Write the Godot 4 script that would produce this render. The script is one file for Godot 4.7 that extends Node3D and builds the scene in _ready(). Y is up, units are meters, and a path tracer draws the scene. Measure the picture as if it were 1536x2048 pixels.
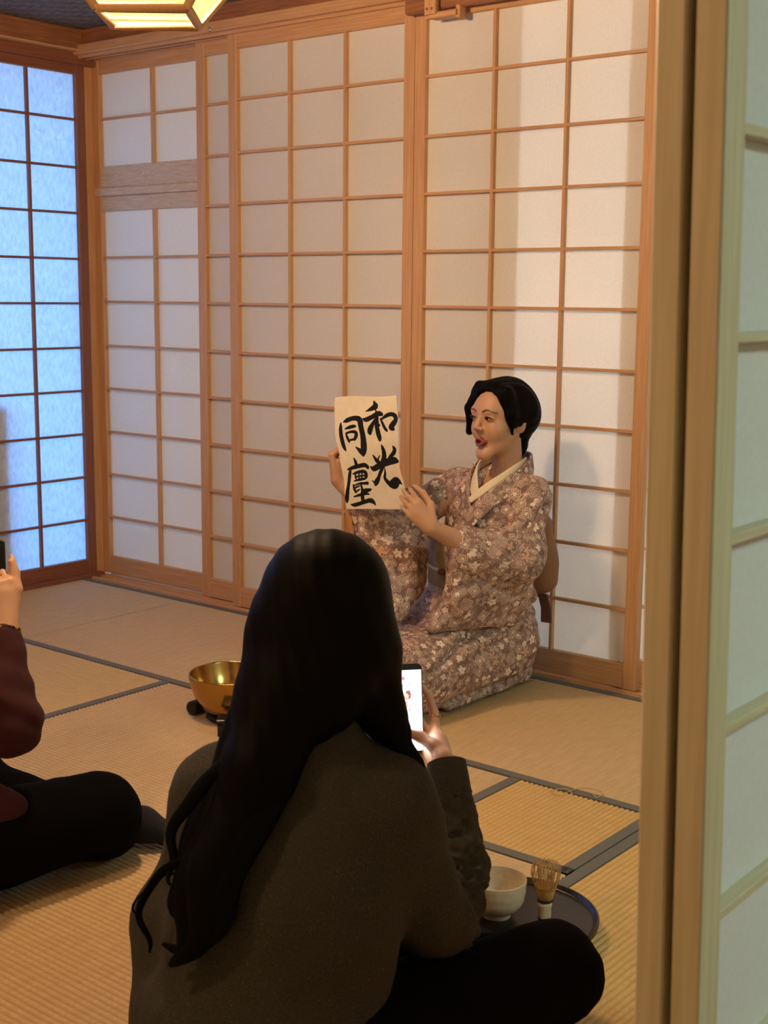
extends Node3D

# ---------------------------------------------------------------- mesh building
class Buf:
	var v := PackedVector3Array()
	var n := PackedVector3Array()
	var c := PackedColorArray()
	var uv := PackedVector2Array()
	var i := PackedInt32Array()
	var colored := false
	var with_uv := false

	func tri(a: int, b: int, d: int) -> void:
		i.append(a); i.append(b); i.append(d)

	func vert(p: Vector3, nn := Vector3.ZERO, col := Color(1, 1, 1), t := Vector2.ZERO) -> int:
		v.append(p); n.append(nn); c.append(col); uv.append(t)
		return v.size() - 1

	# smooth normals for the vertices from v0 and the indices from i0
	func smooth(v0 := 0, i0 := 0) -> void:
		for k in range(v0, v.size()):
			n[k] = Vector3.ZERO
		var t := i0
		while t < i.size():
			var a := i[t]; var b := i[t + 1]; var d := i[t + 2]
			var f := (v[d] - v[a]).cross(v[b] - v[a])
			n[a] += f; n[b] += f; n[d] += f
			t += 3
		for k in range(v0, v.size()):
			n[k] = n[k].normalized()

	func box(lo: Vector3, hi: Vector3, xf := Transform3D.IDENTITY) -> void:
		var m := (lo + hi) * 0.5
		var h := (hi - lo) * 0.5
		for ax in 3:
			for s in [-1.0, 1.0]:
				var nn := Vector3.ZERO
				nn[ax] = s
				var u := Vector3.ZERO
				u[(ax + 1) % 3] = 1.0
				var w := Vector3.ZERO
				w[(ax + 2) % 3] = 1.0
				var k := v.size()
				for q in [[-1, -1], [1, -1], [1, 1], [-1, 1]]:
					vert(xf * (m + (nn + u * q[0] + w * q[1]) * h), xf.basis * nn)
				if s > 0:
					tri(k, k + 2, k + 1); tri(k, k + 3, k + 2)
				else:
					tri(k, k + 1, k + 2); tri(k, k + 2, k + 3)

	# rings: arrays of equal length; each is closed round on itself; flat ends
	func loft(rings: Array, cap0 := true, cap1 := true, closed := true) -> void:
		var v0 := v.size(); var i0 := i.size()
		var m: int = rings[0].size()
		for r in rings:
			for p in r:
				vert(p)
		var last := m if closed else m - 1
		for r in rings.size() - 1:
			for k in last:
				var a := v0 + r * m + k
				var b := v0 + r * m + (k + 1) % m
				tri(a, b, a + m); tri(b, b + m, a + m)
		for e in 2:
			if (e == 0 and cap0) or (e == 1 and cap1):
				var ring: PackedVector3Array = rings[0 if e == 0 else rings.size() - 1]
				var mid := Vector3.ZERO
				for p in ring:
					mid += p
				mid /= m
				var c0 := vert(mid)
				var first := v.size()
				for p in ring:
					vert(p)
				for k in m:
					if e == 0:
						tri(c0, first + (k + 1) % m, first + k)
					else:
						tri(c0, first + k, first + (k + 1) % m)
		smooth(v0, i0)
		fix(v0, i0)

	# turns a lofted piece right side out: its signed volume must be positive
	func fix(v0: int, i0: int) -> void:
		var mid := Vector3.ZERO
		for k in range(v0, v.size()):
			mid += v[k]
		mid /= max(1, v.size() - v0)
		var vol := 0.0
		var t := i0
		while t < i.size():
			vol += (v[i[t]] - mid).dot((v[i[t + 2]] - mid).cross(v[i[t + 1]] - mid))
			t += 3
		if vol < 0:
			t = i0
			while t < i.size():
				var s := i[t + 1]
				i[t + 1] = i[t + 2]; i[t + 2] = s
				t += 3
			for k in range(v0, v.size()):
				n[k] = -n[k]

	# a swept tube with an oval section: wide along `side`, which is kept square to the path
	func tube(pts: PackedVector3Array, wide: PackedFloat32Array, thick: PackedFloat32Array, seg := 8, side := Vector3.ZERO, caps := true) -> void:
		var rings := []
		var s := side
		for k in pts.size():
			var t := (pts[min(k + 1, pts.size() - 1)] - pts[max(k - 1, 0)]).normalized()
			if s == Vector3.ZERO:
				s = t.cross(Vector3.UP if abs(t.y) < 0.9 else Vector3.RIGHT)
			s = (s - t * s.dot(t)).normalized()
			var b := t.cross(s)
			var ring := PackedVector3Array()
			for q in seg:
				var a := TAU * q / seg
				ring.append(pts[k] + s * cos(a) * wide[k] + b * sin(a) * thick[k])
			rings.append(ring)
		loft(rings, caps, caps)

	# a flat band lying on a body: its face turned along the given normals
	func band(pts: PackedVector3Array, nor: PackedVector3Array, wide: PackedFloat32Array, thick: float) -> void:
		var rings := []
		for k in pts.size():
			var t := (pts[min(k + 1, pts.size() - 1)] - pts[max(k - 1, 0)]).normalized()
			var b := (nor[k] - t * nor[k].dot(t)).normalized()
			var s := t.cross(b)
			var ring := PackedVector3Array()
			for q in 12:
				var a := TAU * q / 12
				var ca := cos(a); var sa := sin(a)
				ring.append(pts[k] + s * sign(ca) * pow(abs(ca), 0.6) * wide[k] + b * sign(sa) * pow(abs(sa), 0.6) * thick)
			rings.append(ring)
		loft(rings)

	# profile of (radius, height) points turned round the y axis at `at`
	func lathe(profile: PackedVector2Array, at: Vector3, seg := 40, wob := 0.0) -> void:
		var rings := []
		for p in profile:
			var ring := PackedVector3Array()
			for q in seg:
				var a := TAU * q / seg
				var r := p.x * (1.0 + wob * (sin(a * 2.0 + p.y * 40.0) + 0.6 * sin(a * 3.0 + 1.0)))
				ring.append(at + Vector3(cos(a) * r, p.y, sin(a) * r))
			rings.append(ring)
		loft(rings, false, false)

	func mesh() -> ArrayMesh:
		var arr := []
		arr.resize(Mesh.ARRAY_MAX)
		arr[Mesh.ARRAY_VERTEX] = v
		arr[Mesh.ARRAY_NORMAL] = n
		if colored:
			arr[Mesh.ARRAY_COLOR] = c
		if with_uv:
			arr[Mesh.ARRAY_TEX_UV] = uv
		arr[Mesh.ARRAY_INDEX] = i
		var m := ArrayMesh.new()
		m.add_surface_from_arrays(Mesh.PRIMITIVE_TRIANGLES, arr)
		return m


# a distance field on a grid, joined from capsules, ovals and triangles, meshed as surface nets
class Field:
	var lo: Vector3
	var h: float
	var nx: int
	var ny: int
	var nz: int
	var d := PackedFloat32Array()

	func _init(lo_: Vector3, hi_: Vector3, h_: float) -> void:
		lo = lo_; h = h_
		nx = int(ceil((hi_.x - lo_.x) / h)) + 1
		ny = int(ceil((hi_.y - lo_.y) / h)) + 1
		nz = int(ceil((hi_.z - lo_.z) / h)) + 1
		d.resize(nx * ny * nz)
		d.fill(1000.0)

	func rng(a: Vector3, b: Vector3) -> Array:
		var p := ((a - lo) / h).floor()
		var q := ((b - lo) / h).ceil()
		return [clampi(int(p.x), 0, nx - 1), clampi(int(q.x), 0, nx - 1), clampi(int(p.y), 0, ny - 1), clampi(int(q.y), 0, ny - 1), clampi(int(p.z), 0, nz - 1), clampi(int(q.z), 0, nz - 1)]

	func cap(a: Vector3, b: Vector3, ra: float, rb: float, k := 0.02, cut := false) -> void:
		var m: float = max(ra, rb) + k + 2.0 * h
		var e := Vector3(m, m, m)
		var g := rng(a.min(b) - e, a.max(b) + e)
		var ab := b - a
		var l2: float = 1.0 / max(ab.length_squared(), 1e-9)
		var dr := rb - ra
		for z in range(g[4], g[5] + 1):
			for y in range(g[2], g[3] + 1):
				var at := (z * ny + y) * nx
				var p := lo + Vector3(g[0], y, z) * h - a
				for x in range(g[0], g[1] + 1):
					var t := clampf(p.dot(ab) * l2, 0.0, 1.0)
					var r := (p - ab * t).length() - ra - dr * t
					p.x += h
					var o := d[at + x]
					if cut:
						r = -r
						var w := maxf(k - absf(o - r), 0.0)
						d[at + x] = maxf(o, r) + (w * w * 0.25 / k if k > 0.0 else 0.0)
					else:
						var w := maxf(k - absf(o - r), 0.0)
						d[at + x] = minf(o, r) - (w * w * 0.25 / k if k > 0.0 else 0.0)

	func ell(c: Vector3, r: Vector3, k := 0.02, b := Basis.IDENTITY, cut := false) -> void:
		var e := Vector3.ZERO
		for ax in 3:
			e[ax] = sqrt(pow(b.x[ax] * r.x, 2) + pow(b.y[ax] * r.y, 2) + pow(b.z[ax] * r.z, 2)) + k + 2.0 * h
		var g := rng(c - e, c + e)
		var inv := b.transposed()
		var i1 := Vector3.ONE / r
		var step := inv * Vector3(h, 0, 0)
		var smallest := minf(r.x, minf(r.y, r.z))
		for z in range(g[4], g[5] + 1):
			for y in range(g[2], g[3] + 1):
				var at := (z * ny + y) * nx
				var q := inv * (lo + Vector3(g[0], y, z) * h - c)
				for x in range(g[0], g[1] + 1):
					var s := q * i1
					var k0 := s.length()
					var k1 := (s * i1).length()
					var dist := k0 * (k0 - 1.0) / k1 if k1 > 1e-6 else -smallest
					q += step
					var o := d[at + x]
					if cut:
						dist = -dist
						var w := maxf(k - absf(o - dist), 0.0)
						d[at + x] = maxf(o, dist) + (w * w * 0.25 / k if k > 0.0 else 0.0)
					else:
						var w := maxf(k - absf(o - dist), 0.0)
						d[at + x] = minf(o, dist) - (w * w * 0.25 / k if k > 0.0 else 0.0)

	# a sheet: everything within r of a triangle
	func sheet(a: Vector3, b: Vector3, c: Vector3, r: float, k := 0.02) -> void:
		var m := r + k + 2.0 * h
		var e := Vector3(m, m, m)
		var g := rng(a.min(b).min(c) - e, a.max(b).max(c) + e)
		var ba := b - a; var cb := c - b; var ac := a - c
		var nor := ba.cross(ac)
		var n2 := 1.0 / nor.length_squared()
		var e0 := ba.cross(nor); var e1 := cb.cross(nor); var e2 := ac.cross(nor)
		var l0 := 1.0 / ba.length_squared(); var l1 := 1.0 / cb.length_squared(); var l2 := 1.0 / ac.length_squared()
		for z in range(g[4], g[5] + 1):
			for y in range(g[2], g[3] + 1):
				var at := (z * ny + y) * nx
				var p := lo + Vector3(g[0], y, z) * h
				for x in range(g[0], g[1] + 1):
					var pa := p - a; var pb := p - b; var pc := p - c
					var q := 0.0
					if e0.dot(pa) >= 0.0 and e1.dot(pb) >= 0.0 and e2.dot(pc) >= 0.0:
						var w2 := nor.dot(pa)
						q = w2 * w2 * n2
					else:
						q = minf((pa - ba * clampf(ba.dot(pa) * l0, 0.0, 1.0)).length_squared(), minf((pb - cb * clampf(cb.dot(pb) * l1, 0.0, 1.0)).length_squared(), (pc - ac * clampf(ac.dot(pc) * l2, 0.0, 1.0)).length_squared()))
					q = sqrt(q) - r
					p.x += h
					var o := d[at + x]
					var w := maxf(k - absf(o - q), 0.0)
					d[at + x] = minf(o, q) - (w * w * 0.25 / k if k > 0.0 else 0.0)

	# keeps only what lies on the inner side of the plane through p with the outward normal nn
	func plane(p: Vector3, nn: Vector3) -> void:
		for z in nz:
			for y in ny:
				var at := (z * ny + y) * nx
				var q := (lo + Vector3(0, y, z) * h - p).dot(nn)
				var st := h * nn.x
				for x in nx:
					d[at + x] = maxf(d[at + x], q)
					q += st

	func into(b: Buf, xf := Transform3D.IDENTITY, disp = null, paint = null) -> void:
		var v0 := b.v.size(); var i0 := b.i.size()
		var id := PackedInt32Array()
		id.resize(d.size())
		id.fill(-1)
		var sx := 1; var sy := nx; var sz := nx * ny
		var off := [0, sx, sy, sx + sy, sz, sx + sz, sy + sz, sx + sy + sz]
		var pos := [Vector3(0, 0, 0), Vector3(1, 0, 0), Vector3(0, 1, 0), Vector3(1, 1, 0), Vector3(0, 0, 1), Vector3(1, 0, 1), Vector3(0, 1, 1), Vector3(1, 1, 1)]
		var edges := [[0, 1], [2, 3], [4, 5], [6, 7], [0, 2], [1, 3], [4, 6], [5, 7], [0, 4], [1, 5], [2, 6], [3, 7]]
		var cells := PackedInt32Array()
		var last := sx + sy + sz
		for z in nz - 1:
			for y in ny - 1:
				var at := (z * ny + y) * nx
				for x in nx - 1:
					var k := at + x
					var d0 := d[k]
					if d0 > 100.0:
						continue
					var s := d0 < 0.0
					if (d[k + sx] < 0.0) == s and (d[k + sy] < 0.0) == s and (d[k + sz] < 0.0) == s and (d[k + last] < 0.0) == s and (d[k + sx + sy] < 0.0) == s and (d[k + sx + sz] < 0.0) == s and (d[k + sy + sz] < 0.0) == s:
						continue
					var sum := Vector3.ZERO
					var cnt := 0
					for e in edges:
						var da := d[k + off[e[0]]]; var db := d[k + off[e[1]]]
						if (da < 0.0) != (db < 0.0):
							var t := da / (da - db)
							sum += (pos[e[0]] as Vector3).lerp(pos[e[1]], t)
							cnt += 1
					id[k] = b.vert(lo + (Vector3(x, y, z) + sum / cnt) * h)
					cells.append(k)
		for k in cells:
			var d0 := d[k]
			for ax in 3:
				var s1: int = [sx, sy, sz][ax]
				var d1 := d[k + s1]
				if (d0 < 0.0) == (d1 < 0.0):
					continue
				var s2: int = [sy, sz, sx][ax]
				var s3: int = [sz, sx, sy][ax]
				if k - s2 - s3 < 0:
					continue
				var a := id[k]; var e := id[k - s2]; var f := id[k - s2 - s3]; var g := id[k - s3]
				if a < 0 or e < 0 or f < 0 or g < 0:
					continue
				if d0 < 0.0:
					b.tri(a, f, e); b.tri(a, g, f)
				else:
					b.tri(a, e, f); b.tri(a, f, g)
		b.smooth(v0, i0)
		if disp != null:
			for k in range(v0, b.v.size()):
				b.v[k] = b.v[k] + b.n[k] * float(disp.call(b.v[k], b.n[k]))
			b.smooth(v0, i0)
		if paint != null:
			b.colored = true
			for k in range(v0, b.v.size()):
				b.c[k] = paint.call(b.v[k], b.n[k])
		if xf != Transform3D.IDENTITY:
			for k in range(v0, b.v.size()):
				b.v[k] = xf * b.v[k]
				b.n[k] = xf.basis * b.n[k]


# ---------------------------------------------------------------- scene helpers
var M := {}
var names := {}
var shapes := {}

func numbered(called: String) -> String:
	var k: int = names.get(called, 0)
	names[called] = k + 1
	return called if k == 0 else "%s_%03d" % [called, k]

func tag(o: Node, label: String, category := "", group := "", kind := "") -> Node:
	o.set_meta("label", label)
	if category:
		o.set_meta("category", category)
	if group:
		o.set_meta("group", group)
	if kind:
		o.set_meta("kind", kind)
	return o

func thing(called: String, at: Vector3, label: String, category: String, group := "", kind := "") -> Node3D:
	var o := Node3D.new()
	o.name = numbered(called)
	add_child(o)
	o.position = at
	tag(o, label, category, group, kind)
	return o

func put(called: String, mesh: Mesh, mat: Material, parent: Node3D, at := Vector3.ZERO) -> MeshInstance3D:
	var o := MeshInstance3D.new()
	o.name = called
	o.mesh = mesh
	o.material_override = mat
	o.position = at
	o.cast_shadow = GeometryInstance3D.SHADOW_CASTING_SETTING_ON
	parent.add_child(o, true)
	return o

# a mesh built in world coordinates, hung under a thing whose base is elsewhere
func wput(called: String, b: Buf, mat: Material, parent: Node3D) -> MeshInstance3D:
	var at := Vector3.ZERO
	var q: Node = parent
	while q != self:
		at -= (q as Node3D).position
		q = q.get_parent()
	return put(called, b.mesh(), mat, parent, at)

# a squared timber with its long edges eased
func timber(size: Vector3, ease := 0.002) -> ArrayMesh:
	var key := "%.4f %.4f %.4f %.4f" % [size.x, size.y, size.z, ease]
	if shapes.has(key):
		return shapes[key]
	var b := Buf.new()
	var ax := 0 if size.x >= size.y and size.x >= size.z else (1 if size.y >= size.z else 2)
	var u := (ax + 1) % 3; var w := (ax + 2) % 3
	var hu := size[u] * 0.5; var hw := size[w] * 0.5
	var e: float = min(ease, min(hu, hw) * 0.4)
	var loop := [[hu - e, hw], [hu, hw - e], [hu, -hw + e], [hu - e, -hw], [-hu + e, -hw], [-hu, -hw + e], [-hu, hw - e], [-hu + e, hw]]
	var m := loop.size()
	for k in m:
		var a: Array = loop[k]; var c2: Array = loop[(k + 1) % m]
		var nn := Vector3.ZERO
		nn[u] = -(a[1] - c2[1]) * -1.0; nn[w] = (a[0] - c2[0]) * -1.0
		nn[u] = a[1] - c2[1]; nn[w] = c2[0] - a[0]
		nn = nn.normalized()
		var f := b.v.size()
		for q in [[a, -1], [c2, -1], [c2, 1], [a, 1]]:
			var p := Vector3.ZERO
			p[u] = q[0][0]; p[w] = q[0][1]; p[ax] = q[1] * size[ax] * 0.5
			b.vert(p, nn)
		b.tri(f, f + 1, f + 2); b.tri(f, f + 2, f + 3)
	for s in [-1.0, 1.0]:
		var nn := Vector3.ZERO
		nn[ax] = s
		var f := b.v.size()
		for a in loop:
			var p := Vector3.ZERO
			p[u] = a[0]; p[w] = a[1]; p[ax] = s * size[ax] * 0.5
			b.vert(p, nn)
		for k in range(1, m - 1):
			if s > 0:
				b.tri(f, f + k, f + k + 1)
			else:
				b.tri(f, f + k + 1, f + k)
	shapes[key] = b.mesh()
	return shapes[key]

func bar(called: String, lo: Vector3, hi: Vector3, mat: Material, parent: Node3D, ease := 0.002) -> MeshInstance3D:
	return put(called, timber(hi - lo, ease), mat, parent, (lo + hi) * 0.5)

# smooth curve through points
func curve(pts: Array, steps := 6) -> PackedVector3Array:
	var out := PackedVector3Array()
	for k in pts.size() - 1:
		var a: Vector3 = pts[max(k - 1, 0)]; var b: Vector3 = pts[k]; var c: Vector3 = pts[k + 1]; var d: Vector3 = pts[min(k + 2, pts.size() - 1)]
		for s in steps:
			out.append(b.cubic_interpolate(c, a, d, float(s) / steps))
	out.append(pts[-1])
	return out

func ramp(vals: Array, count: int) -> PackedFloat32Array:
	var out := PackedFloat32Array()
	for k in count:
		var t: float = float(k) / max(1, count - 1) * (vals.size() - 1)
		var a: int = int(min(floor(t), vals.size() - 2)) if vals.size() > 1 else 0
		out.append(lerpf(vals[a], vals[min(a + 1, vals.size() - 1)], t - a))
	return out

# ---------------------------------------------------------------- materials
func rgb(r: int, g: int, b: int) -> Color:
	return Color8(r, g, b)

func mat(color: Color, rough := 0.6, metal := 0.0) -> StandardMaterial3D:
	var m := StandardMaterial3D.new()
	m.albedo_color = color
	m.roughness = rough
	m.metallic = metal
	return m

func noise_tex(seed_: int, freq: float, stops: Array, octaves := 4, size := 512) -> NoiseTexture2D:
	var f := FastNoiseLite.new()
	f.seed = seed_
	f.noise_type = FastNoiseLite.TYPE_SIMPLEX_SMOOTH
	f.frequency = freq
	f.fractal_octaves = octaves
	var t := NoiseTexture2D.new()
	t.width = size; t.height = size
	t.seamless = true
	t.noise = f
	var g := Gradient.new()
	var off := PackedFloat32Array(); var col := PackedColorArray()
	for s in stops:
		off.append(s[0]); col.append(s[1])
	g.offsets = off; g.colors = col
	t.color_ramp = g
	return t

func tri_mat(tex: Texture2D, scale: Vector3, rough := 0.6, color := Color.WHITE, world := true) -> StandardMaterial3D:
	var m := mat(color, rough)
	m.albedo_texture = tex
	m.uv1_triplanar = true
	m.uv1_world_triplanar = world
	m.uv1_scale = scale
	m.uv1_triplanar_sharpness = 6.0
	return m

const YS := [0.262, 0.454, 0.645, 0.836, 1.024, 1.215, 1.404, 1.597, 1.788, 1.985]

func _ready() -> void:
	# ---- camera
	var cam := Camera3D.new()
	cam.name = "camera"
	add_child(cam)
	cam.position = Vector3(4.695, 1.25, 3.79)
	cam.rotation_degrees = Vector3(-9.25, 38.86, 0.52)
	cam.fov = 42.23
	cam.near = 0.05
	cam.current = true
	var lens := CameraAttributesPhysical.new()
	lens.frustum_focal_length = 12.0 / tan(deg_to_rad(42.23 / 2.0))
	lens.frustum_focus_distance = 3.3
	lens.exposure_aperture = 6.3
	lens.exposure_sensitivity = 100.0
	lens.frustum_near = 0.05
	cam.attributes = lens
	# ---- sky and exposure
	var env := Environment.new()
	env.background_mode = Environment.BG_SKY
	var skym := ProceduralSkyMaterial.new()
	skym.sky_top_color = Color(0.32, 0.58, 0.84)
	skym.sky_horizon_color = Color(0.46, 0.73, 0.94)
	skym.ground_horizon_color = Color(0.45, 0.55, 0.62)
	skym.ground_bottom_color = Color(0.32, 0.36, 0.38)
	skym.sky_energy_multiplier = 1.0
	skym.sun_angle_max = 1.0
	var sky := Sky.new()
	sky.sky_material = skym
	env.sky = sky
	env.background_energy_multiplier = 13.0
	env.ambient_light_source = Environment.AMBIENT_SOURCE_DISABLED
	env.tonemap_mode = Environment.TONE_MAPPER_LINEAR
	env.tonemap_exposure = 1.04
	env.sdfgi_enabled = true
	env.ssao_enabled = true
	env.ssil_enabled = true
	var we := WorldEnvironment.new()
	we.name = "world_environment"
	we.environment = env
	add_child(we)

	make_materials()
	build_shell()
	build_panels()
	build_floor()
	build_lamps()
	build_objects()
	build_people()


func make_materials() -> void:
	var grain := noise_tex(3, 0.012, [[0.0, rgb(190, 142, 96)], [0.4, rgb(200, 152, 105)], [0.6, rgb(204, 157, 110)], [1.0, rgb(214, 169, 124)]], 5)
	M.wood_v = tri_mat(grain, Vector3(14.0, 0.5, 14.0), 0.5)
	M.wood_x = tri_mat(grain, Vector3(0.5, 14.0, 14.0), 0.5)
	M.wood_z = tri_mat(grain, Vector3(14.0, 14.0, 0.5), 0.5)
	var pine := noise_tex(4, 0.012, [[0.0, rgb(194, 176, 136)], [0.5, rgb(203, 187, 149)], [1.0, rgb(212, 198, 163)]], 5)
	M.pine_v = tri_mat(pine, Vector3(14.0, 0.5, 14.0), 0.5)
	M.pine_z = tri_mat(pine, Vector3(14.0, 14.0, 0.5), 0.5)
	var dark := noise_tex(8, 0.014, [[0.0, rgb(128, 80, 52)], [0.5, rgb(150, 98, 64)], [1.0, rgb(168, 114, 78)]], 5)
	M.beam_x = tri_mat(dark, Vector3(0.7, 11.0, 11.0), 0.55)
	M.beam_z = tri_mat(dark, Vector3(11.0, 11.0, 0.7), 0.55)
	M.beam_v = tri_mat(dark, Vector3(11.0, 0.7, 11.0), 0.55)
	var shaded_wood := noise_tex(13, 0.012, [[0.0, rgb(122, 74, 54)], [0.5, rgb(136, 84, 61)], [1.0, rgb(150, 96, 70)]], 5)  # window wood: backlit shade put into the colour, darker than the other timber
	M.shaded_wood_v = tri_mat(shaded_wood, Vector3(14.0, 0.5, 14.0), 0.5)
	M.shaded_wood_z = tri_mat(shaded_wood, Vector3(14.0, 14.0, 0.5), 0.5)
	var plank := noise_tex(21, 0.010, [[0.0, rgb(186, 160, 128)], [0.45, rgb(214, 192, 162)], [0.55, rgb(200, 175, 142)], [1.0, rgb(226, 206, 178)]], 5)
	M.plank = tri_mat(plank, Vector3(0.9, 7.0, 7.0), 0.55)
	# plain shoji paper: white, lets some light through
	var paper := mat(rgb(240, 232, 222), 0.9)
	var pt := noise_tex(31, 0.05, [[0.0, rgb(234, 229, 223)], [1.0, rgb(240, 236, 230)]], 3)
	paper.albedo_texture = pt
	paper.albedo_color = Color.WHITE
	paper.uv1_triplanar = true
	paper.uv1_world_triplanar = true
	paper.uv1_scale = Vector3(3, 3, 3)
	paper.backlight_enabled = true
	paper.backlight = Color(0.68, 0.69, 0.70)
	M.paper = paper
	# window paper with long fibres pressed in it
	var washi := mat(Color.WHITE, 0.9)
	washi.albedo_texture = fibre_texture()
	washi.uv1_triplanar = true
	washi.uv1_world_triplanar = true
	washi.uv1_scale = Vector3(1.25, 1.25, 1.25)
	washi.backlight_enabled = true
	washi.backlight = Color(0.9, 0.95, 1.0)
	M.washi = washi
	M.plaster = tri_mat(noise_tex(41, 0.03, [[0.0, rgb(196, 182, 158)], [1.0, rgb(212, 200, 178)]]), Vector3(2, 2, 2), 0.95)
	M.ajiro = tri_mat(ceiling_texture(), Vector3(2.2, 2.2, 2.2), 0.8)
	var straw := noise_tex(51, 0.02, [[0.0, rgb(192, 160, 116)], [0.5, rgb(201, 170, 125)], [1.0, rgb(210, 180, 134)]], 4)
	M.tatami_x = tri_mat(straw, Vector3(6.0, 2.0, 1.0), 0.62)
	M.tatami_z = tri_mat(straw, Vector3(1.0, 2.0, 6.0), 0.62)
	M.tatami_new = tri_mat(noise_tex(52, 0.02, [[0.0, rgb(206, 162, 96)], [0.5, rgb(214, 171, 104)], [1.0, rgb(220, 180, 114)]], 4), Vector3(1.0, 2.0, 6.0), 0.6)
	M.heri = tri_mat(noise_tex(55, 0.2, [[0.0, rgb(98, 95, 88)], [1.0, rgb(116, 113, 104)]], 2), Vector3(8, 8, 8), 0.75)
	M.iron = mat(rgb(60, 52, 46), 0.35, 0.9)
	M.brass = mat(rgb(214, 170, 92), 0.25, 1.0)
	M.black = mat(rgb(14, 13, 13), 0.35)
	M.rubber = mat(rgb(22, 20, 19), 0.6)
	M.steel = mat(rgb(190, 190, 190), 0.3, 1.0)


# white paper with thin bluish-grey fibres
func fibre_texture() -> ImageTexture:
	var r := RandomNumberGenerator.new()
	r.seed = 77
	var s := 768
	var im := Image.create(s, s, false, Image.FORMAT_RGB8)
	var f := FastNoiseLite.new()
	f.seed = 5; f.frequency = 0.03; f.fractal_octaves = 4
	for y in s:
		for x in s:
			var e: float = 0.93 + 0.05 * f.get_noise_2d(x * 1.6, y * 0.7)
			im.set_pixel(x, y, Color(e, e, e))
	for k in 620:
		var p := Vector2(r.randf() * s, r.randf() * s)
		var a := r.randf_range(-0.7, 0.7) + PI * 0.5
		var w := r.randf_range(-0.06, 0.06)
		var dark := r.randf_range(0.04, 0.17)
		var n := r.randi_range(14, 46)
		for q in n:
			var c := im.get_pixel(posmod(int(p.x), s), posmod(int(p.y), s))
			im.set_pixel(posmod(int(p.x), s), posmod(int(p.y), s), Color(c.r - dark, c.g - dark * 0.95, c.b - dark * 0.85))
			p += Vector2(cos(a), sin(a))
			a += w + r.randf_range(-0.12, 0.12)
	return ImageTexture.create_from_image(im)


# woven strips seen from below, too fine to pick apart
func ceiling_texture() -> ImageTexture:
	var s := 256
	var im := Image.create(s, s, false, Image.FORMAT_RGB8)
	var f := FastNoiseLite.new()
	f.seed = 9; f.frequency = 0.05
	for y in s:
		for x in s:
			var cell := (int(x / 16) + int(y / 16)) % 4
			var along := x if cell < 2 else y
			var e := 0.40 + 0.07 * sin(along * TAU / 8.0) + 0.10 * f.get_noise_2d(x, y) + (0.03 if cell < 2 else -0.03)
			im.set_pixel(x, y, Color(e, e * 0.93, e * 0.86))
	return ImageTexture.create_from_image(im)


func shell(called: String, lo: Vector3, hi: Vector3, m: Material, label: String, category: String) -> MeshInstance3D:
	var o := put(numbered(called), timber(hi - lo, 0.001), m, self, (lo + hi) * 0.5)
	tag(o, label, category, "", "structure")
	return o


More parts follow.
